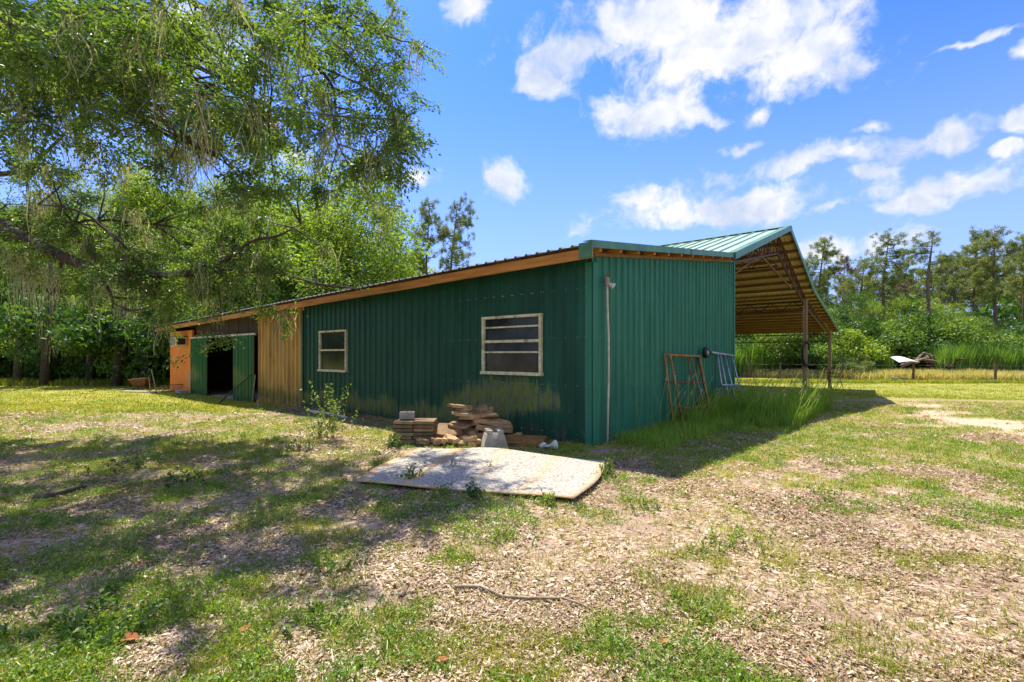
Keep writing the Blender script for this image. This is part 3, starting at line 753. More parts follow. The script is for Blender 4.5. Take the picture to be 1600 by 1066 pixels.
for lay in range(6):
    for k in range(2):
        x = -1.98 + k * .34 + random.uniform(-.02, .02) + .17
        o = MB().box((0, 0, 0), (.335, .42, .052)).build('paver', M['paver'], loc=(x, Yp + random.uniform(-.02, .02), .06 + lay * .063), rot=(R(random.uniform(-1, 1)), R(random.uniform(-1, 1)), R(random.uniform(-6, 6))), bevel=.006)
        if lay == 5: tag(o, 'paver topping the low stack, ' + ('left one under the small brick' if k == 0 else 'right one leaning open'), 'paver', 'pavers in the low stack')
        else: tag(o, 'brown mossy paver inside the low neat stack near the wall', 'paver', 'pavers in the low stack')
o = MB().box((0, 0, 0), (.25, .14, .13)).build('brick', M['concrete'], loc=(-1.78, Yp - .04, .06 + 6 * .063 + .04), rot=(0, 0, R(8)), bevel=.012); tag(o, 'single pale brick sitting on top of the paver stack', 'brick')
HX, HY = wpt(745, 8.6)[:2]
r = random.Random(3)
lay = 0; z = .04
for k in range(19):
    layer = k // 2; z = .05 + layer * .062
    wdt = .62 - .02 * layer
    x = HX + r.uniform(-.12, .12) + (.17 if k % 2 else -.17) - .01 * layer; y = HY + r.uniform(-.1, .1)
    lab = 'flat fieldstone in the untidy stone heap against the green wall'
    if k == 18: lab = 'pale angular fieldstone crowning the untidy heap'
    rock('fieldstone', (x, y, z), (r.uniform(.30, wdt * .85), r.uniform(.22, .36), r.uniform(.05, .08)), (R(r.uniform(-18, 18)), R(r.uniform(-17, 17)), R(r.uniform(0, 180))), 40 + k, lab, 'stone', 'fieldstones in the untidy heap')
rock('stone_slab', (HX + .35, HY - .05, .33), (.75, .24, .07), (R(10), R(9), R(-8)), 91, 'long thin stone slab sticking out right from the heap', 'stone')
rock('stone_slab', (HX + .32, HY - .08, .22), (.62, .26, .09), (R(-6), R(5), R(4)), 92, 'yellowish stone slab low on the right side of the heap', 'stone')
rock('stone_slab', (-1.13, 8.35, .20), (.52, .46, .07), (R(24), R(8), R(-12)), 93, 'broad pale slab propped up between paver stack and stone heap', 'stone')
for k, (px, Y, w) in enumerate(((672, 8.2, .22), (688, 8.05, .26), (705, 8.1, .3), (722, 7.98, .22), (698, 8.5, .3), (640, 8.9, .2), (655, 8.15, .12), (682, 7.95, .14), (694, 7.9, .12), (700, 8.25, .15), (710, 8.0, .13), (728, 8.1, .14), (738, 7.9, .12), (745, 8.05, .14), (810, 8.5, .16), (826, 8.6, .13), (716, 8.3, .34), (735, 8.05, .3), (680, 8.4, .3), (664, 8.0, .18))):
    x, y, zz = wpt(px, Y)
    rock('rubble_stone', (x, y, zz + .05 + .03 * (k % 3)), (w, w * .7, .08), (R(12 * (k % 3 - 1)), R(10 * ((k + 1) % 3 - 1)), k), 120 + k, 'small broken stone strewn at the foot of the heap', 'stone', 'rubble stones before the heap')
for k in range(14):
    x, y, zz = wpt(700 + r.uniform(-30, 120), r.uniform(8.0, 9.0))
    a = r.uniform(0, 3.1); L = r.uniform(.12, .3)
    o = MB().bar((-L, 0, 0), (L, 0, .04), .02, .012).build('wood_scrap', M['stick'], loc=(x, y, zz + .05), rot=(0, R(r.uniform(-10, 10)), a)); tag(o, 'splinter of pale wood lying around the stone heap', 'wood scrap', 'wood scraps round the heap')
# concrete pier block
bx, by, bz = wpt(772, 7.95)
t = empty('pier_block', (bx, by, bz), R(12), 'tapered concrete deck pier block with notch behind the sheet', 'concrete block')
mb = MB(); v = [(-.21, -.21, 0), (.21, -.21, 0), (.21, .21, 0), (-.21, .21, 0), (-.14, -.14, .24), (.14, -.14, .24), (.14, .14, .24), (-.14, .14, .24)]
mb.add(v, [(0, 3, 2, 1), (0, 1, 5, 4), (1, 2, 6, 5), (2, 3, 7, 6), (3, 0, 4, 7), (4, 5, 6, 7)]).build('body', M['concrete'], t, bevel=.008)
for sx in (-1, 1):
    for sy in (-1, 1): MB().box((sx * .088, sy * .088, .27), (.095, .095, .06)).build('lug', M['concrete'], t, bevel=.008)
o = rock('mortar_scrap', (bx + .03, by - .20, bz + .23), (.07, .02, .09), (R(15), 0, .2), 9, 'white crumb stuck on the pier block face', 'scrap', m='sheetwhite', n=6)
bx, by, bz = wpt(822, 8.15)
t = empty('wooden_box', (bx, by, bz), R(-14), 'low weathered plywood box behind the sheet', 'box')
for nm, c, d in (('top_board', (0, 0, .135), (.66, .34, .018)), ('side_board', (0, -.162, .06), (.66, .016, .13)), ('side_board', (0, .162, .06), (.66, .016, .13)), ('end_board', (.323, 0, .06), (.016, .306, .13)), ('end_board', (-.323, 0, .06), (.016, .306, .13))):
    MB().box(c, d).build(nm, M['purlin'], t)
bx, by, bz = wpt(866, 7.75)
t = empty('reflector_bulb', (bx, by, bz + .07), 0, 'white reflector lamp bulb lying on its side by the wooden box', 'bulb'); t.rotation_euler = (0, R(82), R(-8))
MB().lathe([(.012, -.13), (.02, -.12), (.022, -.08), (.035, -.05), (.075, .0), (.082, .03), (.07, .05), (.03, .06)], 20).build('glass', M['sheetwhite'], t, True)
MB().lathe([(.018, -.17), (.02, -.165), (.02, -.12)], 12).build('cap', M['zinc'], t, True)
bx, by, bz = wpt(848, 7.85)
t = empty('lamp_holder', (bx, by, bz + .05), 0, 'broken pale lamp holder lying left of the reflector bulb', 'lamp holder'); t.rotation_euler = (0, R(70), R(30))
MB().lathe([(.03, -.06), (.04, -.05), (.045, .04), (.03, .06)], 12).build('socket', M['sheetwhite'], t, True)
MB().tube([(0, 0, -.06), (.03, 0, -.12), (.08, .02, -.15)], .008, 5).build('cable', M['black'], t)

# two leaning frames
def P3(px, py, Y): return Vector(((px - 800) / FPX * Y, Y, zof(py, Y)))
def wallY(px): return 8.08 * 521.7 / (1446.7 - px)
t = empty('rusty_frame', tuple(P3(1075, 640, 10.5)), 0, 'rusty yellow pipe frame leaning against the end wall', 'metal frame')
org = Vector(t.location)
def leg(a, b, r_, m, nm='leg', par=None, o_=None): MB().tube([a - o_, b - o_], r_, 8).build(nm, m, par, True)
A = P3(1038, 553, wallY(1038) - .18); Bq = P3(1047, 555, wallY(1047) - .42); Cq = P3(1093, 557, wallY(1093) - .45); Dq = P3(1090, 560, wallY(1090) - .18)
fA = P3(1054, 676, 9.9); fB = P3(1063, 648, 10.1); fC = P3(1113, 663, 11.0); fD = P3(1108, 634, 11.6)
for k, (a, b, mm) in enumerate(((A, fA, 'yellow_rust'), (Bq, fB + Vector((0, -.1, -.1)), 'yellow_rust'), (Cq, fC, 'yellow_rust'), (Dq, fD, 'rust'))): leg(a, b, .024, M[mm], 'leg', t, org)
leg(A, Bq, .026, M['yellow_rust'], 'end_rail', t, org); leg(Bq, Cq, .030, M['yellow_rust'], 'top_rail', t, org); leg(Cq, Dq, .024, M['rust'], 'end_rail', t, org)
leg(Bq.lerp(fB, .9), Cq.lerp(fC, .74), .022, M['rust'], 'cross_rail', t, org)
leg(A.lerp(fA, .36), Cq.lerp(fC, .40), .018, M['rust'], 'cross_rail', t, org)
m1 = Bq.lerp(Cq, .55); m2 = fB.lerp(fC, .62); leg(m1, m2, .016, M['rust'], 'brace', t, org); m1 = Bq.lerp(Cq, .68); leg(m1, m2 + Vector((.15, -.02, 0)), .016, M['yellow_rust'], 'brace', t, org)
t = empty('galvanised_frame', tuple(P3(1140, 640, 12.6)), 0, 'grey galvanised pipe frame leaning right of the rusty one', 'metal frame'); org = Vector(t.location)
A = P3(1112, 551, wallY(1112) - .35); D = P3(1146, 556, wallY(1146) - .45)
leg(A, D, .034, M['galv'], 'top_rail', t, org)
for k, (pa, pb, py, dy) in enumerate(((1120, 1132, 634, .2), (1124, 1142, 640, .5), (1131, 1156, 652, .8), (1143, 1164, 638, .6))):
    q = A.lerp(D, (pa - 1112) / 34.0); b = P3(pb, py, wallY(min(pa, 1143)) - .55 - dy * .6)
    leg(q, b, .022, M['galv'], 'leg', t, org)
leg(P3(1128, 602, wallY(1120) - .75), P3(1156, 602, wallY(1140) - 1.1), .028, M['galv'], 'cross_rail', t, org)
c = P3(1103, 551, wallY(1103) - .42)
t = empty('hanging_pulley', tuple(c), R(50), 'round black wheel hanging at the top of the galvanised frame', 'wheel')
mb = MB().lathe([(.05, -.045), (.115, -.05), (.135, -.03), (.135, .03), (.115, .05), (.05, .045)], 20)
o = mb.build('tyre', M['black'], t, True); o.rotation_euler = (R(90), 0, 0)
o = MB().lathe([(.045, -.055), (.05, -.055), (.05, .055), (.045, .055)], 12).build('hub', M['galv'], t, True); o.rotation_euler = (R(90), 0, 0)
# black hose on post one, metal chair frame at post two
wx, wy = B2W(19.0, -.08)
t = empty('hose_coil', (wx - .12, wy - .05, 1.6), 0, 'black hose hanging on the nearer tall barn post', 'hose')
for k in range(3):
    pts = [(.16 * math.cos(a) * (1 + .1 * k), .02 * k, .55 * math.sin(a) - .05 * k) for a in np.linspace(0, 2 * math.pi, 22)]
    MB().tube(pts, .02, 6).build('loop', M['black'], t, True)
wx, wy = B2W(25.9, -.2)
t = empty('metal_trestle', (wx, wy, gz(wx, wy)), R(30), 'thin dark metal folding stand beside the farther barn post', 'stand')
for y in (-.3, .3):
    MB().tube([(-.4, y, 0), (.45, y, 1.25)], .018, 6).build('leg', M['steel'], t); MB().tube([(.5, y, 0), (-.1, y, .95)], .018, 6).build('leg', M['steel'], t)
for (x, z) in ((.12, .72), (.45, 1.25), (.3, .4), (-.1, .95)): MB().tube([(x, -.3, z), (x, .3, z)], .015, 6).build('rung', M['steel'], t)
MB().box((.1, 0, .93), (.5, .62, .03)).build('shelf', M['steel'], t)

# stick and coloured leaves in the foreground
pts = [wpt(px, 765 * 1.5 / (py - 555)) for px, py in ((712, 922), (752, 921), (785, 938), (825, 941), (880, 941), (905, 950), (925, 962))]
o = MB().tube([(p[0], p[1], p[2] + .025) for p in pts], [.012, .011, .010, .009, .008, .006, .004], 7).build('fallen_twig', M['stick'], smooth=True)
tag(o, 'long pale crooked twig lying in the foreground grass', 'twig')
pts = [wpt(px, 765 * 1.5 / (py - 555)) for px, py in ((875, 941), (890, 955), (893, 968))]
MB().tube([(p[0], p[1], p[2] + .02) for p in pts], [.007, .005, .003], 6).build('side_twig', M['stick'], o, True)
pts = [wpt(px, 765 * 1.5 / (py - 555)) for px, py in ((52, 782), (85, 778), (115, 770), (135, 765))]
o = MB().tube([(p[0], p[1], p[2] + .04) for p in pts], [.03, .035, .03, .015], 7).build('fallen_branch', M['bark'], smooth=True)
tag(o, 'dark fallen branch lying in the shade on the left', 'branch')
for k, (px, py, s, lab) in enumerate(((200, 1010, .055, 'large orange fallen leaf in the lower left foreground'), (382, 993, .035, 'orange fallen leaf right of the large lower left one'), (508, 900, .03, 'tan orange fallen leaf by the middle weed'), (1040, 1012, .035, 'orange fallen leaf in the lower right foreground'), (1265, 1042, .02, 'small red fallen leaf at the bottom right edge'), (690, 1040, .03, 'brown orange fallen leaf at the bottom centre'), (1175, 770, .05, 'orange fallen leaf near the weeds on the right'))):
    Y = 765 * 1.5 / (py - 555); x, y, zz = wpt(px, Y)
    mb = MB(); L = s
    v = [(-L, 0, 0), (-.3 * L, .5 * L, .2 * L), (.5 * L, .45 * L, .25 * L), (1.2 * L, 0, .05 * L), (.5 * L, -.45 * L, .3 * L), (-.3 * L, -.5 * L, .22 * L), (.2 * L, 0, .05 * L)]
    mb.add(v, [(0, 6, 1), (1, 6, 2), (2, 6, 3), (3, 6, 4), (4, 6, 5), (5, 6, 0)])
    o = mb.build('fallen_leaf', M['redleaf'], loc=(x, y, zz + .03), rot=(R(15), 0, k * 1.3)); tag(o, lab, 'leaf')

# ------------------------------------------------------------------ fence, buckets, sheet on post
fence = empty('wire_fence', (0, 0, 0), 0, 'post and wire fence across the far side of the right field', 'fence')
fp = [(1120, 44), (1170, 42.5), (1219, 41), (1316, 38.6), (1427, 36.2), (1555, 34.6), (1690, 33.5), (1830, 32.5)]
fpts = []
for px, Y in fp:
    x, y, zz = wpt(px, Y); fpts.append((x, y, zz))
    MB().tube([(x, y, zz - .2), (x + .02, y, zz + 1.38)], [.085, .075], 8).build('post', M['fence'], fence)
for hgt in (.35, .75, 1.2):
    mb = MB()
    for a, b in zip(fpts[:-1], fpts[1:]): mb.tube([(a[0], a[1], a[2] + hgt), ((a[0] + b[0]) / 2, (a[1] + b[1]) / 2, (a[2] + b[2]) / 2 + hgt - .04), (b[0], b[1], b[2] + hgt)], .006, 4)
    mb.build('wire', M['wire'], fence)
for k, (px, m, lab) in enumerate(((1398, 'zinc', 'pale metal bucket near the fence post, left of the pair'), (1413, 'concrete', 'darker grey bucket near the fence post, right of the pair'))):
    x, y, zz = wpt(px, 34.8)
    t = empty('bucket', (x, y, zz), 0, lab, 'bucket')
    MB().lathe([(.15, 0), (.19, .36), (.2, .37), (.18, .36), (.14, .03)], 18).build('pail', M[m], t, True)
    MB().tube([(.19 * math.cos(a), 0, .36 + .12 * math.sin(a)) for a in np.linspace(0, math.pi, 9)], .008, 5).build('handle', M['wire'], t)
x, y, zz = wpt(1412, 36.4)
t = empty('roofing_sheet', (x, y, zz + 1.45), 0, 'bleached bent roofing sheet resting on top of a fence post', 'sheet')
mb = MB(); v = []
for i in range(9):
    u = i / 8; v += [(-.95 + 2.0 * u, -.5, -.05 + .12 * math.sin(u * 3)), (-.6 + 1.4 * u, .7, .42 + .10 * math.sin(u * 3.1))]
v = [(a * .75, b, c * .8) for a, b, c in v]; mb.add(v, [(2 * i, 2 * i + 2, 2 * i + 3, 2 * i + 1) for i in range(8)]); o = mb.build('sheet', M['sheetwhite'], t)
sd = o.modifiers.new('thick', 'SOLIDIFY'); sd.thickness = .02
MB().tube([(-.5, -.45, -.1), (.6, -.2, -.05), (1.9, .1, .42)], .035, 6).build('pole', M['stick'], t)
for k in range(12):
    x, y, zz = wpt(1432 + 5.2 * k + (k % 3) * 2, 40 + (k % 4) * .7)
    o = MB().tube([(-1.3, 0, .0), (0, .2, .12), (1.2, .1, .05 + .5 * (k % 2))], [.16, .13, .07], 7).build('felled_log', M['stick'] if k % 2 else M['pinebark'], loc=(x, y, zz + 1.35 + .17 * (k % 4)), rot=(0, R(-14 + 9 * (k % 4)), R(37 * k)))
    tag(o, 'bleached log tangled in the brush pile behind the fence', 'log', 'logs in the brush pile')

# ------------------------------------------------------------------ foliage builders
def dirs(n, g=None):
    g = g or rng; v = g.normal(size=(n, 3)); return v / np.linalg.norm(v, axis=1, keepdims=True)
def leaf_arrays(P, L, W, droop=0.0, tdir=None, up=.35):
    """folded diamond leaves at P; returns V,F (two triangles each)"""
    n = len(P); t = dirs(n)
    if tdir is not None: t = t * .7 + tdir
    t[:, 2] -= droop; t /= np.linalg.norm(t, axis=1, keepdims=True)
    nn = dirs(n) + np.array([0, 0, up * 2]); b = np.cross(t, nn); b /= np.linalg.norm(b, axis=1, keepdims=True) + 1e-9
    nn = np.cross(b, t)
    L = (L * rng.uniform(.7, 1.3, n))[:, None]; W = (W * rng.uniform(.7, 1.3, n))[:, None]
    V = np.empty((n, 4, 3)); V[:, 0] = P; V[:, 1] = P + t * L * .5 + b * W * .5 + nn * W * .18
    V[:, 2] = P + t * L; V[:, 3] = P + t * L * .5 - b * W * .5 + nn * W * .18
    i = np.arange(n)[:, None] * 4
    F = np.concatenate([np.concatenate([i, i + 2, i + 1], 1)[:, None], np.concatenate([i, i + 3, i + 2], 1)[:, None]], 1).reshape(-1, 3)
    return V.reshape(-1, 3), F
def blades(P, Hh, Wd, lean, segs=2, bend=.5, ldir=None):
    """curved grass blades; triangles"""
    n = len(P); a = rng.uniform(0, 2 * math.pi, n); d = np.stack([np.cos(a), np.sin(a), np.zeros(n)], 1)
    if ldir is not None: d = d * .7 + np.array(ldir)
    w = np.stack([-np.sin(a + rng.normal(0, .8, n)), np.cos(a + rng.normal(0, .8, n)), np.zeros(n)], 1)
    Hh = Hh * np.ones(n); Wd = Wd * np.ones(n); lean = lean * rng.uniform(.2, 1.3, n)
    V = np.empty((n, segs * 2 + 1, 3))
    for k in range(segs):
        u = k / segs; c = P + d * (Hh * lean * (u ** (1 + bend)))[:, None] + np.array([0, 0, 1]) * (Hh * u * (1 - .15 * lean * u))[:, None]
        hw = (Wd * (1 - .45 * u) / 2)[:, None]; V[:, 2 * k] = c - w * hw; V[:, 2 * k + 1] = c + w * hw
    V[:, -1] = P + d * (Hh * lean)[:, None] + np.array([0, 0, 1]) * (Hh * (1 - .25 * lean))[:, None]
    i = np.arange(n)[:, None] * (segs * 2 + 1); F = []
    for k in range(segs - 1): F += [np.concatenate([i + 2 * k, i + 2 * k + 1, i + 2 * k + 3], 1), np.concatenate([i + 2 * k, i + 2 * k + 3, i + 2 * k + 2], 1)]
    k = segs - 1; F.append(np.concatenate([i + 2 * k, i + 2 * k + 1, i + 2 * k + 2], 1))
    m = len(F); F = np.stack(F, 1).reshape(-1, 3)
    return V.reshape(-1, 3), F, m

# ------------------------------------------------------------------ the live oak on the left
oak = empty('live_oak', (-13.2, 10.5, -.1), 0, 'big live oak with mossy limbs overhanging the yard from the left', 'tree')
OO = np.array([-13.2, 10.5, -.1])
def Q(px, py, Y): return np.array([(px - 800) / FPX * Y, Y, zof(py, Y)])
limbs = [
    ([(-150, 300, 10.4), (-60, 320, 10.0), (0, 350, 9.5), (60, 385, 9.3), (100, 402, 9.1), (150, 420, 9.0), (230, 430, 8.9), (330, 424, 8.9), (420, 425, 9.0), (500, 443, 9.2), (560, 452, 9.4)], [.24, .21, .17, .15, .135, .12, .10, .085, .065, .04, .018]),
    ([(-200, 120, 10), (-60, 130, 9.4), (0, 112, 9.0), (70, 103, 8.8), (166, 140, 8.6), (245, 166, 8.5), (300, 176, 8.4), (345, 200, 8.3), (420, 215, 8.3)], [.13, .11, .09, .075, .065, .05, .035, .025, .01]),
    ([(100, -160, 9), (200, -60, 8.6), (290, -5, 8.3), (330, 18, 8.2), (385, 36, 8.2), (430, 66, 8.2), (480, 98, 8.3), (515, 126, 8.4), (524, 165, 8.6), (522, 210, 8.7), (540, 250, 8.8)], [.12, .10, .08, .065, .06, .055, .045, .038, .028, .02, .01]),
    ([(-150, 240, 11.5), (0, 272, 11), (50, 255, 11), (82, 228, 11), (120, 190, 10.9)], [.11, .08, .06, .045, .02]),
    ([(70, 103, 8.8), (110, 150, 8.6), (180, 175, 8.4), (250, 205, 8.3), (330, 240, 8.2), (360, 262, 8.2)], [.05, .04, .035, .03, .02, .01]),
    ([(-200, -20, 10), (0, 15, 9.2), (100, 45, 8.8), (200, 68, 8.5), (280, 110, 8.3), (350, 150, 8.2)], [.12, .09, .07, .05, .035, .015]),
    ([(150, 420, 9.0), (172, 455, 8.9), (178, 480, 8.9), (205, 485, 8.8), (250, 478, 8.8)], [.05, .035, .03, .02, .01]),
    ([(100, 402, 9.1), (90, 440, 9.3), (70, 470, 9.4)], [.04, .025, .01]),
    ([(430, 66, 8.2), (450, 40, 8.0), (520, 30, 7.9), (590, 50, 7.9)], [.035, .03, .02, .01]),
    ([(480, 98, 8.3), (560, 130, 8.3), (610, 170, 8.4), (625, 215, 8.5)], [.03, .025, .018, .008]),
    ([(330, 424, 8.9), (390, 380, 8.9), (430, 370, 8.9), (470, 350, 9.0)], [.05, .04, .03, .012]),
    ([(230, 430, 8.9), (180, 370, 8.8), (120, 330, 8.7), (60, 320, 8.7)], [.045, .04, .03, .015]),
    ([(60, 385, 9.3), (120, 350, 9.5), (170, 345, 9.6), (240, 350, 9.7)], [.05, .04, .03, .015]),
    ([(385, 36, 8.2), (400, 90, 8.0), (390, 140, 8.0), (420, 190, 8.0)], [.025, .02, .015, .008]),
    ([(-60, 320, 10.0), (-20, 240, 10.4), (20, 190, 10.6), (60, 150, 10.6)], [.07, .05, .035, .015]),
    ([(-500, 250, 12), (-350, 260, 8), (-250, 260, 7), (-150, 240, 6.2)], [.14, .10, .07, .02]),
]
segP = []; mb = MB()
trunk_top = np.array([-13.2, 10.5, 3.2])
def smooth_path(pts, rad, sub=3):
    out = []; ro = []
    n = len(pts)
    for i in range(n - 1):
        p0, p1, p2, p3 = pts[max(i - 1, 0)], pts[i], pts[i + 1], pts[min(i + 2, n - 1)]
        for k in range(sub):
            t = k / sub
            out.append(.5 * ((2 * p1) + (-p0 + p2) * t + (2 * p0 - 5 * p1 + 4 * p2 - p3) * t * t + (-p0 + 3 * p1 - 3 * p2 + p3) * t ** 3) + rng.normal(0, .012, 3))
            ro.append(rad[i] * (1 - t) + rad[i + 1] * t)
    out.append(pts[-1]); ro.append(rad[-1]); return out, ro
for k, (path, rad) in enumerate(limbs):
    pts = [Q(*p) for p in path]
    if k in (0, 1, 2, 3, 5, 15):
        far = np.linalg.norm(pts[0] - trunk_top)
        mid = (pts[0] + trunk_top) / 2 + np.array([0, 0, .08 * far])
        pts = [trunk_top + np.array([0, 0, .3 * (k % 3)]), mid] + pts; rad = [rad[0] * 1.7, rad[0] * 1.3] + rad
    sp, sr = smooth_path(pts, rad)
    mb.tube([tuple(p - OO) for p in sp], [q * .72 for q in sr], 8)
    segP += [(p, r_) for p, r_ in zip(sp, sr) if r_ < .2]
mb.build('limb', M['bark'], oak, True)
MB().tube([(0, 0, -.3), (.05, 0, .5), (.1, .05, 1.6), (0, 0, 2.6), (-.05, 0, 3.6), (.2, .2, 5.0), (.3, .3, 6.5)], [.85, .62, .52, .5, .42, .25, .1], 14).build('trunk', M['bark'], oak, True)
BP = np.array([p for p, _ in segP])
grid = [[5, 5, 5, 5, 5, 4, 2, 1.6, 2, 3.4, 3, 4, 1.6, 0],
        [5, 5, 5, 5, 5, 5, 2.2, 1.6, 2.4, 3, 3, 4, 2, 0],
        [4, 4, 4, 4, 4, 5, 4, 3.4, 3, 2.5, 2.4, 4, 2.8, 0],
        [1.4, 1.6, 2.4, 3, 3, 4, 4, 4, 4, 2.4, 1, 3.2, 4, .3],
        [2.4, 1.8, .5, .6, 2.4, 2.4, 3, 3.6, 3.4, 1.0, 1.8, 3, 4, 0],
        [3, 3, 1.6, .2, .6, 1.4, 1.4, 2.6, 2.8, 1, 1.6, 3.6, 2.8, 0],
        [4, 4.4, 4.4, 2.4, 1, .3, .4, 1.5, 2, .6, .8, 2.4, 1.0, 0],
        [4.5, 5, 5, 5, 4.4, 3, 2.4, 3, 3, 1, .2, .2, 0, 0],
        [.6, .8, 1.4, 2, 2.8, 3.4, 4, 3.6, 3, 1.4, .3, 0, 0, 0],
        [.4, .6, .8, 1.2, 2.4, 3.2, 1.6, 1.0, .5, .1, 0, 0, 0, 0],
        [0, 0, 0, 0, .2, .9, .3, 0, 0, 0, 0, 0, 0, 0]]
clumps = []
for j, row in enumerate(grid):
    for i, val in enumerate(row):
        x = val * .82; n = int(x) + (rng.random() < x - int(x))
        for _ in range(n):
            px = 50 * (i + rng.random()); py = 50 * (j + rng.random())
            if j >= 6: Y = rng.uniform(8.9, 11.2) if j < 8 else rng.uniform(8.4, 10.2)
            elif i < 6: Y = rng.uniform(5.2, 6.8) if (j < 4 and rng.random() < .4) else rng.uniform(6.5, 12.0)
            else: Y = rng.uniform(5.4, 6.8) if (j < 4 and i < 10 and rng.random() < .25) else rng.uniform(7.0, 10.0)
            clumps.append((Q(px, py, Y), Y))
# parts of the crown above and left of the picture
for _ in range(230):
    a = rng.uniform(0, 1)
    p = np.array([rng.uniform(-17, -4.5), rng.uniform(4.2, 15.5), rng.uniform(4.5, 9.5)])
    px = 800 + FPX * p[0] / p[1]; py = HOR - FPX * (p[2] - CAMH) / p[1]
    if px > 0 and py > 0: continue
    if px > 250: continue
    clumps.append((p, p[1]))
VL = []; FL = []; RL = []; off = 0; tw = MB(); moss_pts = []
for c, Y in clumps:
    d = np.linalg.norm(BP - c, axis=1); k = int(np.argmin(d + rng.uniform(0, .5, len(d)))); b = BP[k]
    if d[k] < 3.5:
        mid = (b + c) / 2 + rng.normal(0, .08, 3) + np.array([0, 0, .06])
        tw.tube([tuple(b - OO), tuple(mid - OO), tuple(c - OO)], [.02, .013, .006], 4)
    nt = rng.integers(6, 10); R0 = rng.uniform(.32, .58)
    shade = rng.uniform(0, 1)
    for _ in range(nt):
        dv = dirs(1)[0]; dv[2] = dv[2] * .6 - .22; L = R0 * rng.uniform(.5, 1.7)
        e = c + dv * L + np.array([0, 0, -.12 * L]); 
        tw.tube([tuple(c - OO), tuple((c + e) / 2 + rng.normal(0, .03, 3) - OO), tuple(e - OO)], [.006, .004, .002], 3)
        nl = int(rng.uniform(46, 74)); u = rng.uniform(.12, 1.05, nl) ** .8
        P = c + (e - c) * u[:, None] + rng.normal(0, .055, (nl, 3))
        V, F = leaf_arrays(P - OO, .068, .031, .15, dv, .4)
        VL.append(V); FL.append(F + off); off += len(V); RL.append(np.repeat(np.clip(shade * .5 + rng.random(nl) * .6, 0, 1), 2))
    if rng.random() < .45: moss_pts.append(c)
link('leaves', tri_mesh('leaves', np.concatenate(VL), np.concatenate(FL), M['oak'], np.concatenate(RL)), None, oak)
tw.build('twigs', M['bark'], oak)
# brown dead sprays near the top middle
VL = []; off = 0; FL = []
for (px, py, Y, R0, nl) in ((395, 122, 7.9, .13, 260), (405, 180, 8.0, .2, 160), (430, 195, 8.1, .18, 120), (340, 235, 8.1, .2, 100)):
    V, F = leaf_arrays(Q(px, py, Y) + rng.normal(0, R0 * .5, (nl, 3)) - OO, .06, .025); VL.append(V); FL.append(F + off); off += len(V)
link('dead_leaves', tri_mesh('dead_leaves', np.concatenate(VL), np.concatenate(FL), M['brown_leaf'], rng.random(sum(len(f) for f in FL))), None, oak)
# hanging moss
def moss_mesh(spots, name='hanging_moss'):
    VL = []; FL = []; off = 0
    for p, length, nst, spread in spots:
        for _ in range(nst):
            q = p + rng.normal(0, spread, 3) * np.array([1, 1, .3]); L = length * rng.uniform(.35, 1.1); n = 6
            w = rng.uniform(.006, .014); a = rng.uniform(0, 3.14); wd = np.array([math.cos(a), math.sin(a), 0]) * w
            ph = rng.uniform(0, 6, 2); v = []
            for k in range(n + 1):
                u = k / n; c = q + np.array([.05 * math.sin(ph[0] + 5 * u), .05 * math.sin(ph[1] + 4 * u), -L * u]); ww = wd * (1 - .8 * u)
                v += [c - ww, c + ww]
            i = np.arange(n)[:, None] * 2
            FL.append(np.concatenate([np.concatenate([i, i + 1, i + 3], 1), np.concatenate([i, i + 3, i + 2], 1)]) + off); VL.append(np.array(v)); off += len(v)
    V = np.concatenate(VL); F = np.concatenate(FL)
    return tri_mesh(name, V, F, M['moss'], rng.random(len(F)))
spots = []
for (px, py, Y, L, n) in ((115, 190, 9, 1.0, 60), (135, 215, 9, .9, 50), (95, 165, 9, .7, 30), (285, 110, 8.4, .9, 30), (380, 5, 8.2, .7, 40), (372, 20, 8.2, .5, 30),
                          (250, 215, 8.3, .7, 45), (275, 230, 8.3, .8, 50), (300, 225, 8.3, .6, 45), (315, 200, 8.3, .7, 40), (330, 205, 8.2, .6, 40), (290, 270, 8.3, .5, 30), (210, 330, 8.9, .5, 30),
                          (60, 300, 9.3, .8, 30), (30, 400, 9.3, 1.0, 40), (20, 380, 9.5, 1.1, 40), (55, 415, 9.2, .8, 40), (85, 420, 9.1, .7, 30), (165, 440, 8.9, .5, 30), (235, 440, 8.9, .4, 25), (360, 435, 9, .5, 30),
                          (190, 250, 8.4, .7, 35), (240, 180, 8.5, .6, 30), (410, 60, 8.2, .6, 40), (440, 90, 8.2, .6, 30), (460, 110, 8.2, .5, 30), (350, 150, 8.3, .5, 30), (30, 130, 8.9, .6, 40), (70, 300, 9.0, .7, 30), (140, 380, 9, .5, 25)):
    spots.append((Q(px, py, Y) - OO, L, n, .10))
for c in moss_pts: spots.append((c - OO, rng.uniform(.4, 1.1), int(rng.integers(12, 24)), .09))
link('hanging_moss', moss_mesh(spots), None, oak)

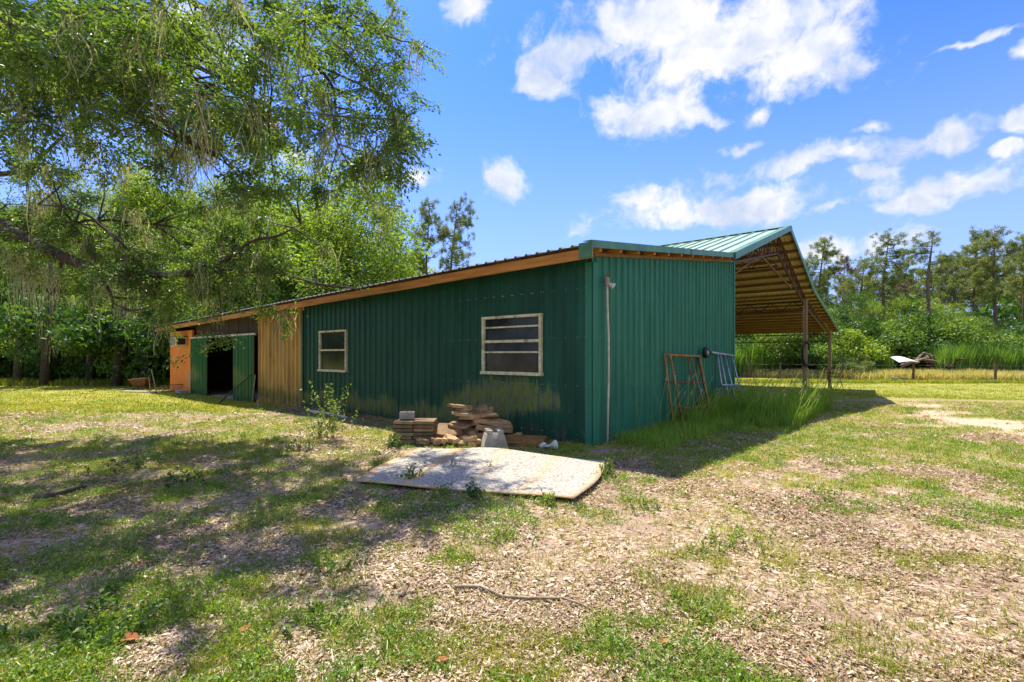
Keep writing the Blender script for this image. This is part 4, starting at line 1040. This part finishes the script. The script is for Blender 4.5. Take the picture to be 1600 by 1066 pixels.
# ------------------------------------------------------------------ background trees
def tree_meshes(kind, seed):
    """returns (trunk mesh, crown mesh) for a tree of unit-ish size in metres"""
    global rng
    keep = rng; rng = np.random.default_rng(seed); mb = MB(); VL = []; FL = []; RL = []; off = 0
    if kind in ('pine', 'deadpine'):
        Hh = 17.0; top = np.array([rng.uniform(-.5, .5), rng.uniform(-.5, .5), Hh])
        ax = [np.array([0, 0, -.3]), np.array([rng.uniform(-.15, .15), 0, Hh * .3]), np.array([rng.uniform(-.3, .3), rng.uniform(-.3, .3), Hh * .65]), top]
        mb.tube([tuple(a) for a in ax], [.24, .19, .13, .03], 9)
        nb = 34 if kind == 'pine' else 26; z0 = .50 if kind == 'pine' else .38
        for i in range(nb):
            u = z0 + (1 - z0) * (i + rng.random() * .6) / nb; zz = Hh * u
            b = ax[2] * min(1, u / .65) if u < .65 else ax[2] + (top - ax[2]) * (u - .65) / .35
            b = np.array([b[0], b[1], zz]); a = rng.uniform(0, 6.28); prof = math.sin(min(1, (1 - u) / (1 - z0) * 1.5 + .25) * 1.6)
            L = rng.uniform(1.0, 2.7) * prof * (.55 if u < .58 and rng.random() < .6 else 1)
            e = b + np.array([math.cos(a) * L, math.sin(a) * L, L * rng.uniform(-.1, .55)])
            mid = (b + e) / 2 + np.array([0, 0, -.12 * L]); mb.tube([tuple(b), tuple(mid), tuple(e)], [.055, .035, .012], 4)
            if kind == 'deadpine' and (u < .72) and rng.random() < .75: continue
            if u < .55 and rng.random() < .35: continue
            for q in range(int(2 + 4.2 * L)):
                t_ = rng.uniform(.35, 1.05); c = b + (e - b) * t_ + rng.normal(0, .30, 3)
                mb.tube([tuple(b + (e - b) * min(1, t_)), tuple(c)], [.014, .006], 3)
                nl = 44; V, F = leaf_arrays(c + rng.normal(0, .08, (nl, 3)), .30, .044, -.1, None, .0)
                VL.append(V); FL.append(F + off); off += len(V); RL.append(np.repeat(rng.random(nl) * .6 + rng.random() * .4, 2))
    else:
        if kind == 'bush': Hh, R0, nl_tot, lsz, z0 = 3.6, 2.6, 9500, .17, .02
        elif kind == 'broad': Hh, R0, nl_tot, lsz, z0 = 10.5, 4.2, 17000, .17, .03
        elif kind == 'tall': Hh, R0, nl_tot, lsz, z0 = 15.0, 4.0, 17000, .19, .25
        mb.tube([(0, 0, -.3), (.1, 0, Hh * .25), (.0, .15, Hh * .5), (.1, 0, Hh * .85)], [.035 * Hh ** .9 * .9, .024 * Hh, .015 * Hh, .02], 8)
        nc = {'bush': 34, 'broad': 60, 'tall': 62}[kind]; cs = []
        for i in range(nc):
            d = dirs(1)[0]; rr = rng.uniform(.45, 1.0) ** .6
            c = np.array([d[0] * R0 * rr, d[1] * R0 * rr, Hh * (z0 + (1 - z0) * .5) + d[2] * Hh * (1 - z0) * .5 * rr])
            if kind == 'tall': c[:2] *= .55 + .45 * math.sin(math.pi * min(1, max(0, (c[2] / Hh - z0) / (1 - z0) + .1)))
            c += rng.normal(0, .12 * R0, 3); c[2] = max(c[2], .3); cs.append(c)
            b = np.array([0, 0, min(Hh * .8, max(.1 * Hh, c[2] * rng.uniform(.4, .8)))])
            mb.tube([tuple(b), tuple((b + c) / 2 + rng.normal(0, .1 * R0 * .3, 3)), tuple(c)], [.012 * Hh * .5, .03, .012], 4)
        per = nl_tot // nc
        for c in cs:
            rad = rng.uniform(.22, .36) * R0; sh = rng.random()
            d = dirs(per); P = c + d * (rad * rng.uniform(.3, 1, per) ** .5)[:, None] * np.array([1, 1, .62])
            V, F = leaf_arrays(P, lsz, lsz * .55, .1, None, .5)
            VL.append(V); FL.append(F + off); off += len(V); RL.append(np.repeat(np.clip(rng.random(per) * .6 + sh * .5, 0, 1), 2))
    tm = mb.mesh(kind + '_trunk', True)
    cm = tri_mesh(kind + '_crown', np.concatenate(VL), np.concatenate(FL), None, np.concatenate(RL))
    rng = keep; return tm, cm
PROTO = {k: [tree_meshes(k, 100 + 7 * i + len(k)) for i in range(n)] for k, n in (('pine', 4), ('deadpine', 1), ('bush', 4), ('broad', 3), ('tall', 3))}
def tree(kind, idx, x, y, height, name, label, cat, crownmat, group=None, width=1, barkmat=None, z=None):
    base = {'pine': 17.0, 'deadpine': 17.0, 'bush': 3.6, 'broad': 10.5, 'tall': 15.0}[kind]
    tm, cm = PROTO[kind][idx % len(PROTO[kind])]
    t = empty(name, (x, y, (gz(x, y) if z is None else z)), random.uniform(0, 6.28), label, cat, group); s = height / base
    t.scale = (s * width, s * width, s)
    for nm, me, mt in (('trunk' if kind != 'bush' else 'stem', tm, barkmat or (M['pinebark'] if 'pine' in kind else M['bark'])), ('crown', cm, crownmat)):
        o = bpy.data.objects.new(nm, me); COL.objects.link(o); o.parent = t
        if not me.materials: me.materials.append(mt)
        o.material_slots[0].link = 'OBJECT'; o.material_slots[0].material = mt
    return t
TONE = {'bush': 'mid green', 'bushdark': 'deep green', 'lime': 'bright yellow-green', 'needle': 'olive green', 'needle_brown': 'brown-needled'}
def toned(label, m):
    return TONE[[k for k, v in M.items() if v == m][0]] + ' ' + label
def px_tree(kind, idx, px, Y, ytop, *a, **k):
    x = (px - 800) / FPX * Y; g = gz(x, Y); a = list(a)
    if len(a) > 4 and not a[4].startswith(('pines behind', 'pines above')): a[1] = toned(a[1], a[3])
    return tree(kind, idx, x, Y, zof(ytop, Y) - g, *a, **k)
# named pines on the right
px_tree('pine', 0, 1283, 58, 376, 'pine_tree', 'slim pine just right of the barn roof edge', 'pine tree', M['needle'], 'pines behind the right field', width=1.0)
px_tree('pine', 1, 1382, 56, 368, 'pine_tree', 'full pine left of the tree with bare lower limbs', 'pine tree', M['needle'], 'pines behind the right field', width=1.05)
px_tree('deadpine', 0, 1453, 46, 362, 'pine_tree', 'big pine with bare dead lower limbs standing before the brush pile', 'pine tree', M['needle'], 'pines behind the right field', width=1.3)
px_tree('pine', 2, 1521, 60, 368, 'pine_tree', 'tall pine right of the bare-limbed one', 'pine tree', M['needle'], 'pines behind the right field')
px_tree('pine', 3, 1556, 56, 360, 'pine_tree', 'tallest pine near the right edge', 'pine tree', M['needle'], 'pines behind the right field', width=1.1)
px_tree('pine', 1, 1600, 60, 372, 'pine_tree', 'pine cut by the right edge of the view', 'pine tree', M['needle'], 'pines behind the right field')
px_tree('pine', 0, 668, 38, 318, 'pine_tree', 'ivy-stemmed pine left of the pair above the shed roof', 'pine tree', M['needle'], 'pines above the shed roof', width=.75)
px_tree('pine', 2, 707, 37, 316, 'pine_tree', 'crooked pine right of the pair above the shed roof', 'pine tree', M['needle'], 'pines above the shed roof', width=.85)
px_tree('pine', 3, 610, 42, 300, 'pine_tree', 'sparse pine half hidden by the oak foliage above the shed roof', 'pine tree', M['needle'], 'pines above the shed roof', width=.7)
px_tree('tall', 0, 640, 62, 372, 'slender_tree', 'greyish slender tree behind the ivy-stemmed pine', 'tree', M['needle'], width=.7)
px_tree('tall', 1, 600, 58, 395, 'slender_tree', 'greyish thin tree at the left end of the roofline gap', 'tree', M['needle'], width=.6)
rr = random.Random(12)
for k in range(30):      # forest fillers right
    px = 1190 + 17 * k + rr.uniform(-8, 8)
    px_tree('pine', k, px, rr.uniform(64, 92), rr.uniform(398, 452) if px < 1480 else rr.uniform(385, 430), 'pine_tree', 'slender pine in the thick stand behind the field', 'pine tree', M['needle'] if k % 7 else M['needle_brown'], 'pines in the thick stand', width=rr.uniform(.8, 1.2))
for k in range(26):
    px = 1130 + 20.5 * k + rr.uniform(-8, 8)
    px_tree('broad', k, px, rr.uniform(52, 62), rr.uniform(455, 515), 'woodland_tree', 'leafy tree in the green wall behind the field', 'tree', (M['bush'], M['bushdark'], M['lime'])[k % 3], 'leafy trees behind the field', width=rr.uniform(.8, 1.1))
for k in range(34):
    px = 1110 + 17 * k + rr.uniform(-8, 8)
    px_tree('bush', k, px, rr.uniform(44, 51), rr.uniform(492, 548), 'wild_shrub', 'wild shrub along the woodland edge behind the fence', 'shrub', (M['bush'], M['lime'], M['bushdark'], M['bush'], M['bushdark'])[k % 5], 'shrubs behind the fence', width=rr.uniform(.9, 1.25))
px_tree('bush', 1, 1322, 40.5, 556, 'wild_shrub', 'greyish shrub standing just behind the second fence post', 'shrub', M['needle'], width=1.4)
px_tree('bush', 2, 1270, 42, 545, 'wild_shrub', 'dark shrub seen between the two barn posts', 'shrub', M['bushdark'], width=1.4)
# woods on the left
px_tree('broad', 0, 520, 36, 255, 'live_oak', 'bright lime-green oak rising behind the far end of the shed', 'tree', M['lime'], width=1.15)
px_tree('broad', 1, 440, 38, 300, 'live_oak', 'lime-green oak left of the tallest one behind the shed', 'tree', M['lime'], width=1.1)
px_tree('broad', 2, 575, 42, 345, 'live_oak', 'low lime oak beneath the sparse pine above the roofline', 'tree', M['lime'], width=1.0)
px_tree('broad', 1, 470, 31, 400, 'live_oak', 'rounded green oak crown just above the shed roof', 'tree', M['bush'], width=1.25)
px_tree('broad', 0, 385, 30.5, 385, 'live_oak', 'green oak over the roof above the sliding doors', 'tree', M['lime'], width=1.15)
px_tree('broad', 2, 495, 33, 330, 'live_oak', 'full leafy oak crown filling the gap left of the roofline pines', 'tree', M['lime'], width=1.2)
px_tree('broad', 1, 410, 34, 330, 'live_oak', 'full leafy oak crown above the tan siding', 'tree', M['bush'], width=1.2)
px_tree('broad', 0, 548, 38, 310, 'live_oak', 'leafy oak crown reaching the thin grey trees by the roofline', 'tree', M['lime'], width=1.1)
lab3 = {'tall': 'tall broadleaf tree in the left woodland', 'broad': 'spreading broadleaf tree in the left woodland', 'bush': 'understorey shrub along the left woodland edge'}
for k in range(26):
    px = -330 + 31 * k + rr.uniform(-12, 12)
    px_tree('tall', k, px, rr.uniform(38, 50), rr.uniform(255, 330), 'woodland_tree', lab3['tall'], 'tree', (M['bush'], M['lime'], M['bushdark'])[k % 3], 'tall trees in the left woodland', width=rr.uniform(.8, 1.1))
for k in range(22):
    px = -330 + 35 * k + rr.uniform(-12, 12)
    px_tree('broad', k, px, rr.uniform(30, 37), rr.uniform(340, 440), 'woodland_tree', lab3['broad'], 'tree', (M['bushdark'], M['bush'], M['bushdark'], M['lime'])[k % 4], 'spreading trees in the left woodland', width=rr.uniform(.9, 1.2))
for k in range(30):
    px = -330 + 27 * k + rr.uniform(-10, 10)
    if px > 330: continue
    px_tree('bush', k, px, rr.uniform(26.5, 31), rr.uniform(425, 548), 'understorey_shrub', lab3['bush'], 'shrub', (M['bushdark'], M['bushdark'], M['bush'])[k % 3], 'shrubs at the left woodland edge', width=rr.uniform(.6, 1.0))  # mostly deep green leaves: shade at the wood's foot put into their colour
# a dark trunk or two inside the left wood, with a moss-hung limb
for k, (px, Y) in enumerate(((70, 25.6), (225, 25.8), (28, 26.2), (140, 26.4), (182, 25.2))):
    x = (px - 800) / FPX * Y
    t = empty('bare_trunk', (x, Y, gz(x, Y)), 0, ('dark tree trunk at the left woodland edge, ' + ('left of the fire pit gap', 'directly behind the fire pit', 'nearest the left edge', 'thinnest and farthest back', 'just left of the fire pit')[k]), 'tree')
    MB().tube([(0, 0, -.2), (.1, 0, 2), (.35, .1, 4.5), (.2, 0, 8)], [.24, .18, .13, .08], 8).build('trunk', M['bark'], t, True)
    link('hanging_moss', moss_mesh([(np.array([.2 + rng.normal(0, .5), -.3, 4 + rng.uniform(-1, 1.2)]), 1.8, 26, .25) for _ in range(4)]), None, t)
# second oak: crown sprays between the near limb and the woods
# far wood closing the horizon
def far_wood():
    VL = []; off = 0; FL = []
    n = 60000; a = rng.uniform(-1.5, 1.5, n); d = rng.uniform(92, 112, n)
    x = d * np.sin(a); y = d * np.cos(a); hmax = 8 + 5 * vnoise(a * 40, a * 0 + 3, 1, 4)
    P = np.stack([x, y, -1 + hmax * rng.uniform(0, 1, n) ** .8], 1)
    V, F = leaf_arrays(P, .9, .6)
    o = link('far_woodland', tri_mesh('far_woodland', V, F, M['bushdark'], rng.random(len(F)))); tag(o, 'distant wood closing the horizon behind everything', 'woodland', kind='stuff')
far_wood()

# ------------------------------------------------------------------ grasses beyond the fence
def reeds(name, n, pxr, Yr, h, w, m, label, lean=.25):
    px = rng.uniform(*pxr, n); Y = rng.uniform(*Yr, n)
    if Yr[0] < 0: Y = np.interp(px, [p for p, q in fp], [q for p, q in fp]) + .25 + Y + 8
    x = (px - 800) / FPX * Y
    P = np.stack([x, Y, ground_z(x, Y) - .02], 1)
    hh = h * (.55 + .65 * fbm(x, Y, 1.2, 8, 3)) * rng.uniform(.6, 1.15, n)
    V, F, k = blades(P, hh, w, lean, 2)
    o = link(name, tri_mesh(name, V, F, M[m], np.repeat(rng.random(n) * .6 + .4 * fbm(x, Y, 3, 19, 3), k)))
    tag(o, label, 'grass', kind='stuff')
reeds('dry_grass', 52000, (1120, 1800), (-8, -1.5), .95, .06, 'drygrass', 'belt of straw-coloured tall grass along the far fence', .5)
reeds('tall_reeds', 9000, (1465, 1640), (39.5, 42.5), 3.0, .07, 'reed', 'bright green tall reeds right of the brush pile')
reeds('tall_reeds', 9000, (1120, 1262), (43, 47), 3.4, .08, 'reed', 'bright green tall reeds seen under the barn roof')
reeds('tall_reeds', 3000, (1330, 1395), (42, 45), 2.3, .07, 'reed', 'patch of green reeds left of the brush pile')
reeds('lawn_edge_grass', 12000, (1130, 1750), (33.5, 36), .35, .04, 'grass', 'low green grass at the foot of the far fence', .6)
reeds('wood_edge_grass', 9000, (-300, 300), (25.3, 28.5), .5, .05, 'grass', 'rough grass along the left woodland edge', .5)

# ------------------------------------------------------------------ ground cover in the yard
SHEETQ = np.array([(-1.80, 5.70), (.60, 4.97), (1.25, 6.72), (-1.50, 7.75)])
def inside_sheet(x, y):
    r_ = np.ones(len(x), bool)
    for k in range(4):
        a, b = SHEETQ[k], SHEETQ[(k + 1) % 4]; r_ &= ((b[0] - a[0]) * (y - a[1]) - (b[1] - a[1]) * (x - a[0])) > -.01
    return r_
def inside_barn(x, y):
    e, s = W2B(x, y); return (e > -.02) & (e < 7.75) & (s > -.02) & (s < 22.1)
def scatter(n, Y0, Y1, power=1.0, pxr=(-60, 1660)):
    """random ground points inside the visible wedge, thinning with distance"""
    u = rng.random(n); Y = Y0 * (Y1 / Y0) ** (u ** power)
    px = rng.uniform(*pxr, n); x = (px - 800) / FPX * Y
    k = ~(inside_sheet(x, Y) | inside_barn(x, Y)); return x[k], Y[k]
# leaf litter
x, y = scatter(300000, 2.0, 15, .9)
g, lw = green_mask(x, y); k = (rng.random(len(x)) < .12 + .88 * sstep(.6 * fbm(x, y, .7, 301, 4) + .4 * fbm(x, y, 2.2, 303, 3), .42, .56)) & (rng.random(len(x)) > lw * .97) & (rng.random(len(x)) > g * .45) & (rng.random(len(x)) > sand_mask(x, y) * .85)
x, y = x[k], y[k]; n = len(x)
P = np.stack([x, y, ground_z(x, y) + .006 + rng.uniform(0, .014, n)], 1)
t = dirs(n); t[:, 2] *= .22; t /= np.linalg.norm(t, axis=1, keepdims=True)
nn = dirs(n) * .38 + np.array([0, 0, 1]); b = np.cross(t, nn); b /= np.linalg.norm(b, axis=1, keepdims=True); nn = np.cross(b, t)
sz = (.0115 + .0019 * np.clip(y - 2, 0, 12)) * np.clip(np.exp(rng.normal(-.1, .42, n)), .3, 2.0)
L = sz[:, None]; W_ = (sz * rng.uniform(.12, .6, n))[:, None]
V = np.empty((n, 4, 3)); V[:, 0] = P - t * L; V[:, 1] = P + b * W_ + nn * W_ * .4; V[:, 2] = P + t * L; V[:, 3] = P - b * W_ + nn * W_ * .4
i = np.arange(n)[:, None] * 4
F = np.concatenate([np.concatenate([i, i + 2, i + 1], 1)[:, None], np.concatenate([i, i + 3, i + 2], 1)[:, None]], 1).reshape(-1, 3)
o = link('leaf_litter', tri_mesh('leaf_litter', V.reshape(-1, 3), F, M['litter'], np.repeat(rng.random(n), 2))); tag(o, 'dry fallen leaves and chips strewn over the yard', 'leaf litter', kind='stuff')
# grass tufts
def tufts(name, label, n, Y0, Y1, hgt, wid, per, m='grass', power=.95, thresh=None, spread=.03, lean=.8, pxr=(-60, 1660)):
    x, y = scatter(n, Y0, Y1, power, pxr); g, lw = green_mask(x, y)
    k = rng.random(len(x)) < np.clip((g + .16 + .4 * sstep(y, 9, 13)) * (1 - .28 * sstep(-x, .5, 3)) * (1 - sand_mask(x, y)), 0, 1)
    if thresh is not None: k &= thresh(x, y)
    x, y = x[k], y[k]; nt = len(x); tint = np.repeat(np.clip(.55 * fbm(x, y, 1.5, 63, 3) + .5 * rng.random(nt) - .05, 0, 1), per)
    x = np.repeat(x, per); y = np.repeat(y, per); sc = 1 + .09 * np.clip(y - 3, 0, 10)
    x = x + rng.normal(0, spread, len(x)) * sc; y = y + rng.normal(0, spread, len(y)) * sc
    P = np.stack([x, y, ground_z(x, y) - .004], 1)
    V, F, kk = blades(P, hgt * rng.uniform(.45, 1.3, len(x)) * (1 + .03 * np.clip(y - 3, 0, 10)), wid * sc, lean, 2)
    o = link(name, tri_mesh(name, V, F, M[m], np.repeat(np.clip(tint + rng.normal(0, .12, len(tint)), 0, 1), kk))); tag(o, label, 'grass', kind='stuff')
tufts('yard_grass', 'patchy low green grass growing through the litter', 44000, 2.0, 16, .050, .0050, 8, spread=.035)
tufts('lawn_grass', 'short mown grass of the sunny lawns', 26000, 11, 34, .05, .012, 6, power=1.1, thresh=lambda x, y: green_mask(x, y)[1] > .4, spread=.06)
# broad-leaved ground weeds, in small uneven clumps
def weed_clumps():
    x, y = scatter(17000, 2.0, 14, .92); g = .6 * fbm(x, y, .8, 141, 4) + .4 * fbm(x, y, 3.0, 19, 2) + .16 * (green_mask(x, y)[0] - .5)
    k = (g > .455) & (rng.random(len(x)) < .75) & (rng.random(len(x)) > green_mask(x, y)[1]) & (rng.random(len(x)) > sand_mask(x, y)); x, y = x[k], y[k]; n = len(x)
    rad = np.exp(rng.normal(-2.95, .55, n)); cnt = np.clip((rad * 400).astype(int), 8, 110); hh = rad * rng.uniform(.35, .9, n)
    X = np.repeat(x, cnt); Y = np.repeat(y, cnt); Rr = np.repeat(rad, cnt); Hh = np.repeat(hh, cnt); tint = np.repeat(rng.random(n), cnt)
    m = len(X); a = rng.uniform(0, 6.28, m); u = rng.random(m) ** .6
    px, py = X + Rr * u * np.cos(a), Y + Rr * u * np.sin(a)
    P = np.stack([px, py, ground_z(px, py) + .004 + np.minimum(Hh, .07) * (1 - u * u) * rng.uniform(.2, 1, m)], 1)
    q = rng.random(m) < .5; L = np.where(q, .021, .034) * (1 + .05 * np.clip(Y - 3, 0, 10)); W_ = np.where(q, .012, .007) * (1 + .05 * np.clip(Y - 3, 0, 10))
    V, F = leaf_arrays(P, L, W_, -.25, np.stack([np.cos(a), np.sin(a), a * 0 + .4], 1) * .6, .8)
    o = link('ground_weeds', tri_mesh('ground_weeds', V, F, M['weedleaf'], np.repeat(np.clip(tint * .7 + rng.random(m) * .35, 0, 1), 2))); tag(o, 'small broad-leaved weeds clumped through the grass', 'weeds', kind='stuff')
M['weedleaf'] = leaf_mat('ground_weed_leaf', [(0, (.06, .14, .014)), (.45, (.14, .25, .022)), (.8, (.27, .38, .04)), (1, (.42, .46, .08))], .42, .03)
weed_clumps()
# loose straw
x, y = scatter(4500, 2.0, 9, .9); n = len(x); a = rng.uniform(0, 3.14, n); L = rng.uniform(.02, .07, n); d = np.stack([np.cos(a) * L, np.sin(a) * L, rng.normal(0, .008, n)], 1); w_ = np.stack([-np.sin(a), np.cos(a), a * 0], 1) * .0018
P = np.stack([x, y, ground_z(x, y) + rng.uniform(.01, .03, n)], 1); V = np.stack([P - d - w_, P - d + w_, P + d + w_, P + d - w_], 1).reshape(-1, 3)
o = link('loose_straw', tri_mesh('loose_straw', V, np.arange(4 * n).reshape(n, 4), M['litter'], rng.random(n) * .7)); tag(o, 'dry straws and pine needles lying across the yard', 'straw', kind='stuff')

# single weeds
def weed(px, py, h, nst, label, name='weed_plant', m='bush', spread=.12, lsz=.045, lean=0.25, nlf=13, Y=None):
    Y = Y or 765 * 1.5 / (py - 555); x, y, z = wpt(px, Y)
    t = empty(name, (x, y, z), 0, label, 'weed'); mb = MB(); VL = []; FL = []; off = 0
    for k in range(nst):
        a = rng.uniform(0, 6.28); L = h * rng.uniform(.45, 1.05); ln = lean * rng.uniform(.3, 1.4)
        b = np.array([rng.normal(0, spread * .3), rng.normal(0, spread * .3), -.02]); e = b + np.array([math.cos(a) * L * ln, math.sin(a) * L * ln, L])
        mid = (b + e) / 2 + rng.normal(0, .03 * h, 3); mb.tube([tuple(b), tuple(mid), tuple(e)], [.005, .004, .002], 4)
        u = rng.uniform(.15, 1, nlf); P = b + (e - b) * u[:, None] + (mid - (b + e) / 2) * (4 * u * (1 - u))[:, None] * .5 + rng.normal(0, .012, (nlf, 3))
        V, F = leaf_arrays(P, lsz, lsz * .5, -.1, None, .6); VL.append(V); FL.append(F + off); off += len(V)
    tag(mb.build('stems', M['tallweed_stem'], t), kind='stuff')
    link('leaves', tri_mesh('leaves', np.concatenate(VL), np.concatenate(FL), M[m], rng.random(sum(map(len, FL)))), None, t)
    return t
M['tallweed_stem'] = mat('weed_stem', (.16, .22, .06), (.22, .2, .09), 10, .8)
weed(518, 668, 1.0, 22, 'tall leafy weed standing at the foot of the long wall', lsz=.06, spread=.4, m='lime', lean=.38, nlf=18, Y=10.0)
weed(505, 690, .45, 14, 'low leafy weed in front of the tall one by the long wall', lsz=.06, spread=.35, Y=9.0, m='bush', lean=.5)
weed(470, 705, .3, 14, 'bushy little weed left of the tall weed', lsz=.05, spread=.35, lean=.6)
weed(640, 752, .26, 11, 'leafy weed growing up over the left front edge of the sheet', lsz=.05, lean=.35)
weed(741, 780, .19, 16, 'bushy dark weed at the middle of the front edge of the sheet', lsz=.05, m='bushdark', lean=.6)
weed(612, 722, .28, 14, 'green weed before the paver stack', lsz=.045, spread=.3, lean=.5, Y=7.9)
weed(175, 985, .13, 22, 'broad low weed patch in the lower left foreground', lsz=.05, spread=.5, lean=1.1, m='bush')
weed(120, 990, .12, 18, 'shaded low weed patch left of the lower left one', lsz=.05, spread=.5, lean=1.1, m='bushdark')
weed(525, 892, .12, 14, 'small round weed in the middle left foreground', lsz=.035, spread=.3, lean=.8)
weed(1140, 855, .13, 22, 'bright low weed clump right of the sheet', lsz=.035, spread=.5, lean=1.0, m='lime')
weed(1085, 955, .11, 16, 'small green weed in the right foreground', lsz=.032, spread=.3, lean=.9, m='lime')
weed(805, 812, .12, 18, 'grassy weed clump just in front of the sheet', lsz=.03, spread=.5, lean=.9, m='lime')
weed(1010, 795, .15, 18, 'low spreading weed near the right end of the sheet', lsz=.035, spread=.5, lean=1.0, m='lime')
weed(505, 975, .10, 14, 'grassy weed at the bottom left of centre', lsz=.035, spread=.3, lean=.9, m='bush')
weed(690, 778, .16, 12, 'sprouting weed between the two dark ones at the front of the sheet', lsz=.04, lean=.5, m='lime')
weed(850, 790, .15, 14, 'light green weed at the front edge of the sheet, right of its middle', lsz=.035, lean=.6, m='lime')
weed(715, 735, .22, 5, 'thin sprig poking up over the middle of the sheet', lsz=.03, lean=.3, nlf=7)
weed(765, 738, .20, 5, 'second thin sprig over the sheet, right of the first', lsz=.03, lean=.3, nlf=7)
weed(945, 745, .22, 16, 'grassy weed at the right corner of the sheet', lsz=.04, spread=.3, lean=.5, m='bush')
weed(590, 790, .14, 16, 'low dark weed in the shade left of the front sheet corner', lsz=.035, spread=.5, lean=.9, m='bushdark')
weed(300, 750, .14, 16, 'low weed on the shaded left yard', lsz=.05, spread=.6, lean=.9, m='bushdark')
weed(215, 730, .16, 14, 'dark low weed farthest left on the shaded yard', lsz=.05, spread=.6, lean=.9, m='bushdark')
weed(770, 850, .12, 18, 'pale green weed mat midway between sheet and fallen twig', lsz=.03, spread=.5, lean=1.0, m='lime')
weed(1290, 770, .12, 18, 'bright weed mat on the right side of the yard', lsz=.035, spread=.5, lean=1.0, m='lime')
# vine up the end wall near the corner
wx, wy = B2W(1.55, -.12)
t = empty('climbing_vine', (wx, wy, 0), 0, 'thin vine reaching from the grass up towards the corner pipe', 'vine')
ends = [(0, 0, 0), (-.05, 0, .5), (-.12, 0, .9), (-.35, -.02, 1.3), (-.62, -.05, 1.6)]
mb = MB(); mb.tube(ends, [.006, .005, .005, .004, .003], 4); mb.tube([(.1, 0, 0), (.3, -.05, .5), (.25, 0, 1.0)], .004, 4); mb.tube([(.0, 0, 0), (-.3, -.1, .4), (-.25, 0, .8)], .004, 4)
tag(mb.build('stems', M['tallweed_stem'], t), kind='stuff')
P = np.concatenate([np.array(ends)[rng.integers(0, 4, 60)] + rng.normal(0, .07, (60, 3)), rng.normal(0, .2, (110, 3)) * np.array([1, .3, 1]) + np.array([0, -.1, .15])])
V, F = leaf_arrays(P, .035, .02); link('leaves', tri_mesh('leaves', V, F, M['lime'], rng.random(len(F))), None, t)

# tall weeds along the end wall
def tall_grass():
    def pts(n, e0, e1, d0, d1):
        e = rng.uniform(e0, e1, n); s = -rng.uniform(d0, d1, n); x = CX + EX * e - EY * s; y = CY + EY * e + EX * s
        return np.stack([x, y, ground_z(x, y) - .02], 1), e
    P, e = pts(15000, 3.2, 9.2, .05, 2.2); P2, e2 = pts(5200, .5, 5, .05, 1.1)
    cl = fbm(P[:, 0], P[:, 1], .55, 211, 3); kk_ = (cl > .36 + .1 * rng.random(len(P))); P = P[kk_]; e = e[kk_]; cl = cl[kk_]
    V, F, k = blades(P, (.24 + .34 * np.clip((e - 2.5) / 4, 0, 1)) * (.35 + 1.5 * (cl - .35) / .3 * .6) * rng.uniform(.4, 1.25, len(P)), .011, .55, 3)
    V2, F2, _ = blades(P2, .22 * rng.uniform(.4, 1.3, len(P2)), .010, .6, 3)
    o = link('tall_grass', tri_mesh('tall_grass', np.concatenate([V, V2]), np.concatenate([F, F2 + len(V)]), M['tallweed'], rng.random(len(F) + len(F2)) ** 1.3)); tag(o, 'thick tall green grass along the foot of the green end wall', 'grass', kind='stuff')
    mb = MB(); hd = MB()
    for q in range(150):
        near = q < 22
        (p,), (ee,) = pts(1, .9, 3.6, .1, .9) if near else pts(1, 3.6, 9.0, .3, 2.3)
        hgt = rng.uniform(.55, 1.2) * (1 if ee > 5 or near else .8); ln = rng.uniform(.1, .6); d = np.array([.8 + rng.normal(0, .45), rng.normal(-.15, .35), 0])
        a = p; b = p + d * hgt * ln * .4 + np.array([0, 0, hgt * .55]); c = p + d * hgt * ln + np.array([0, 0, hgt])
        mb.tube([tuple(a), tuple(b), tuple(c)], [.0055, .0045, .003], 4)
        dd = (c - b) / np.linalg.norm(c - b); hd.tube([tuple(c - dd * .03), tuple(c + dd * .01), tuple(c + dd * .05)], [.004, .010, .003], 5)
    V3 = np.array(mb.v); F3 = [f for f in mb.f if len(f) == 4]
    o = link('seed_stalks', tri_mesh('seed_stalks', V3, np.array(F3), M['tallweed'], rng.random(len(F3)) * .5 + .5)); tag(o, 'long pale seed stalks rising out of the tall grass by the end wall', 'grass', kind='stuff')
    hd.build('seed_heads', M['stick'], o)
tall_grass()
# pale dead weed by the corner of the sheet
bx, by, bz = wpt(985, 6.6)
t = empty('dead_weed', (bx, by, bz), 0, 'pale forked dead weed right of the sheet corner', 'weed')
mb = MB()
for a in ((.05, .28), (.22, .3), (.3, .18), (-.05, .2), (.38, .22), (.15, .16)): mb.tube([(0, 0, 0), (a[0] * .4, .02, a[1] * .6), (a[0], 0, a[1])], [.007, .005, .003], 5)
mb.build('stems', M['stick'], t)
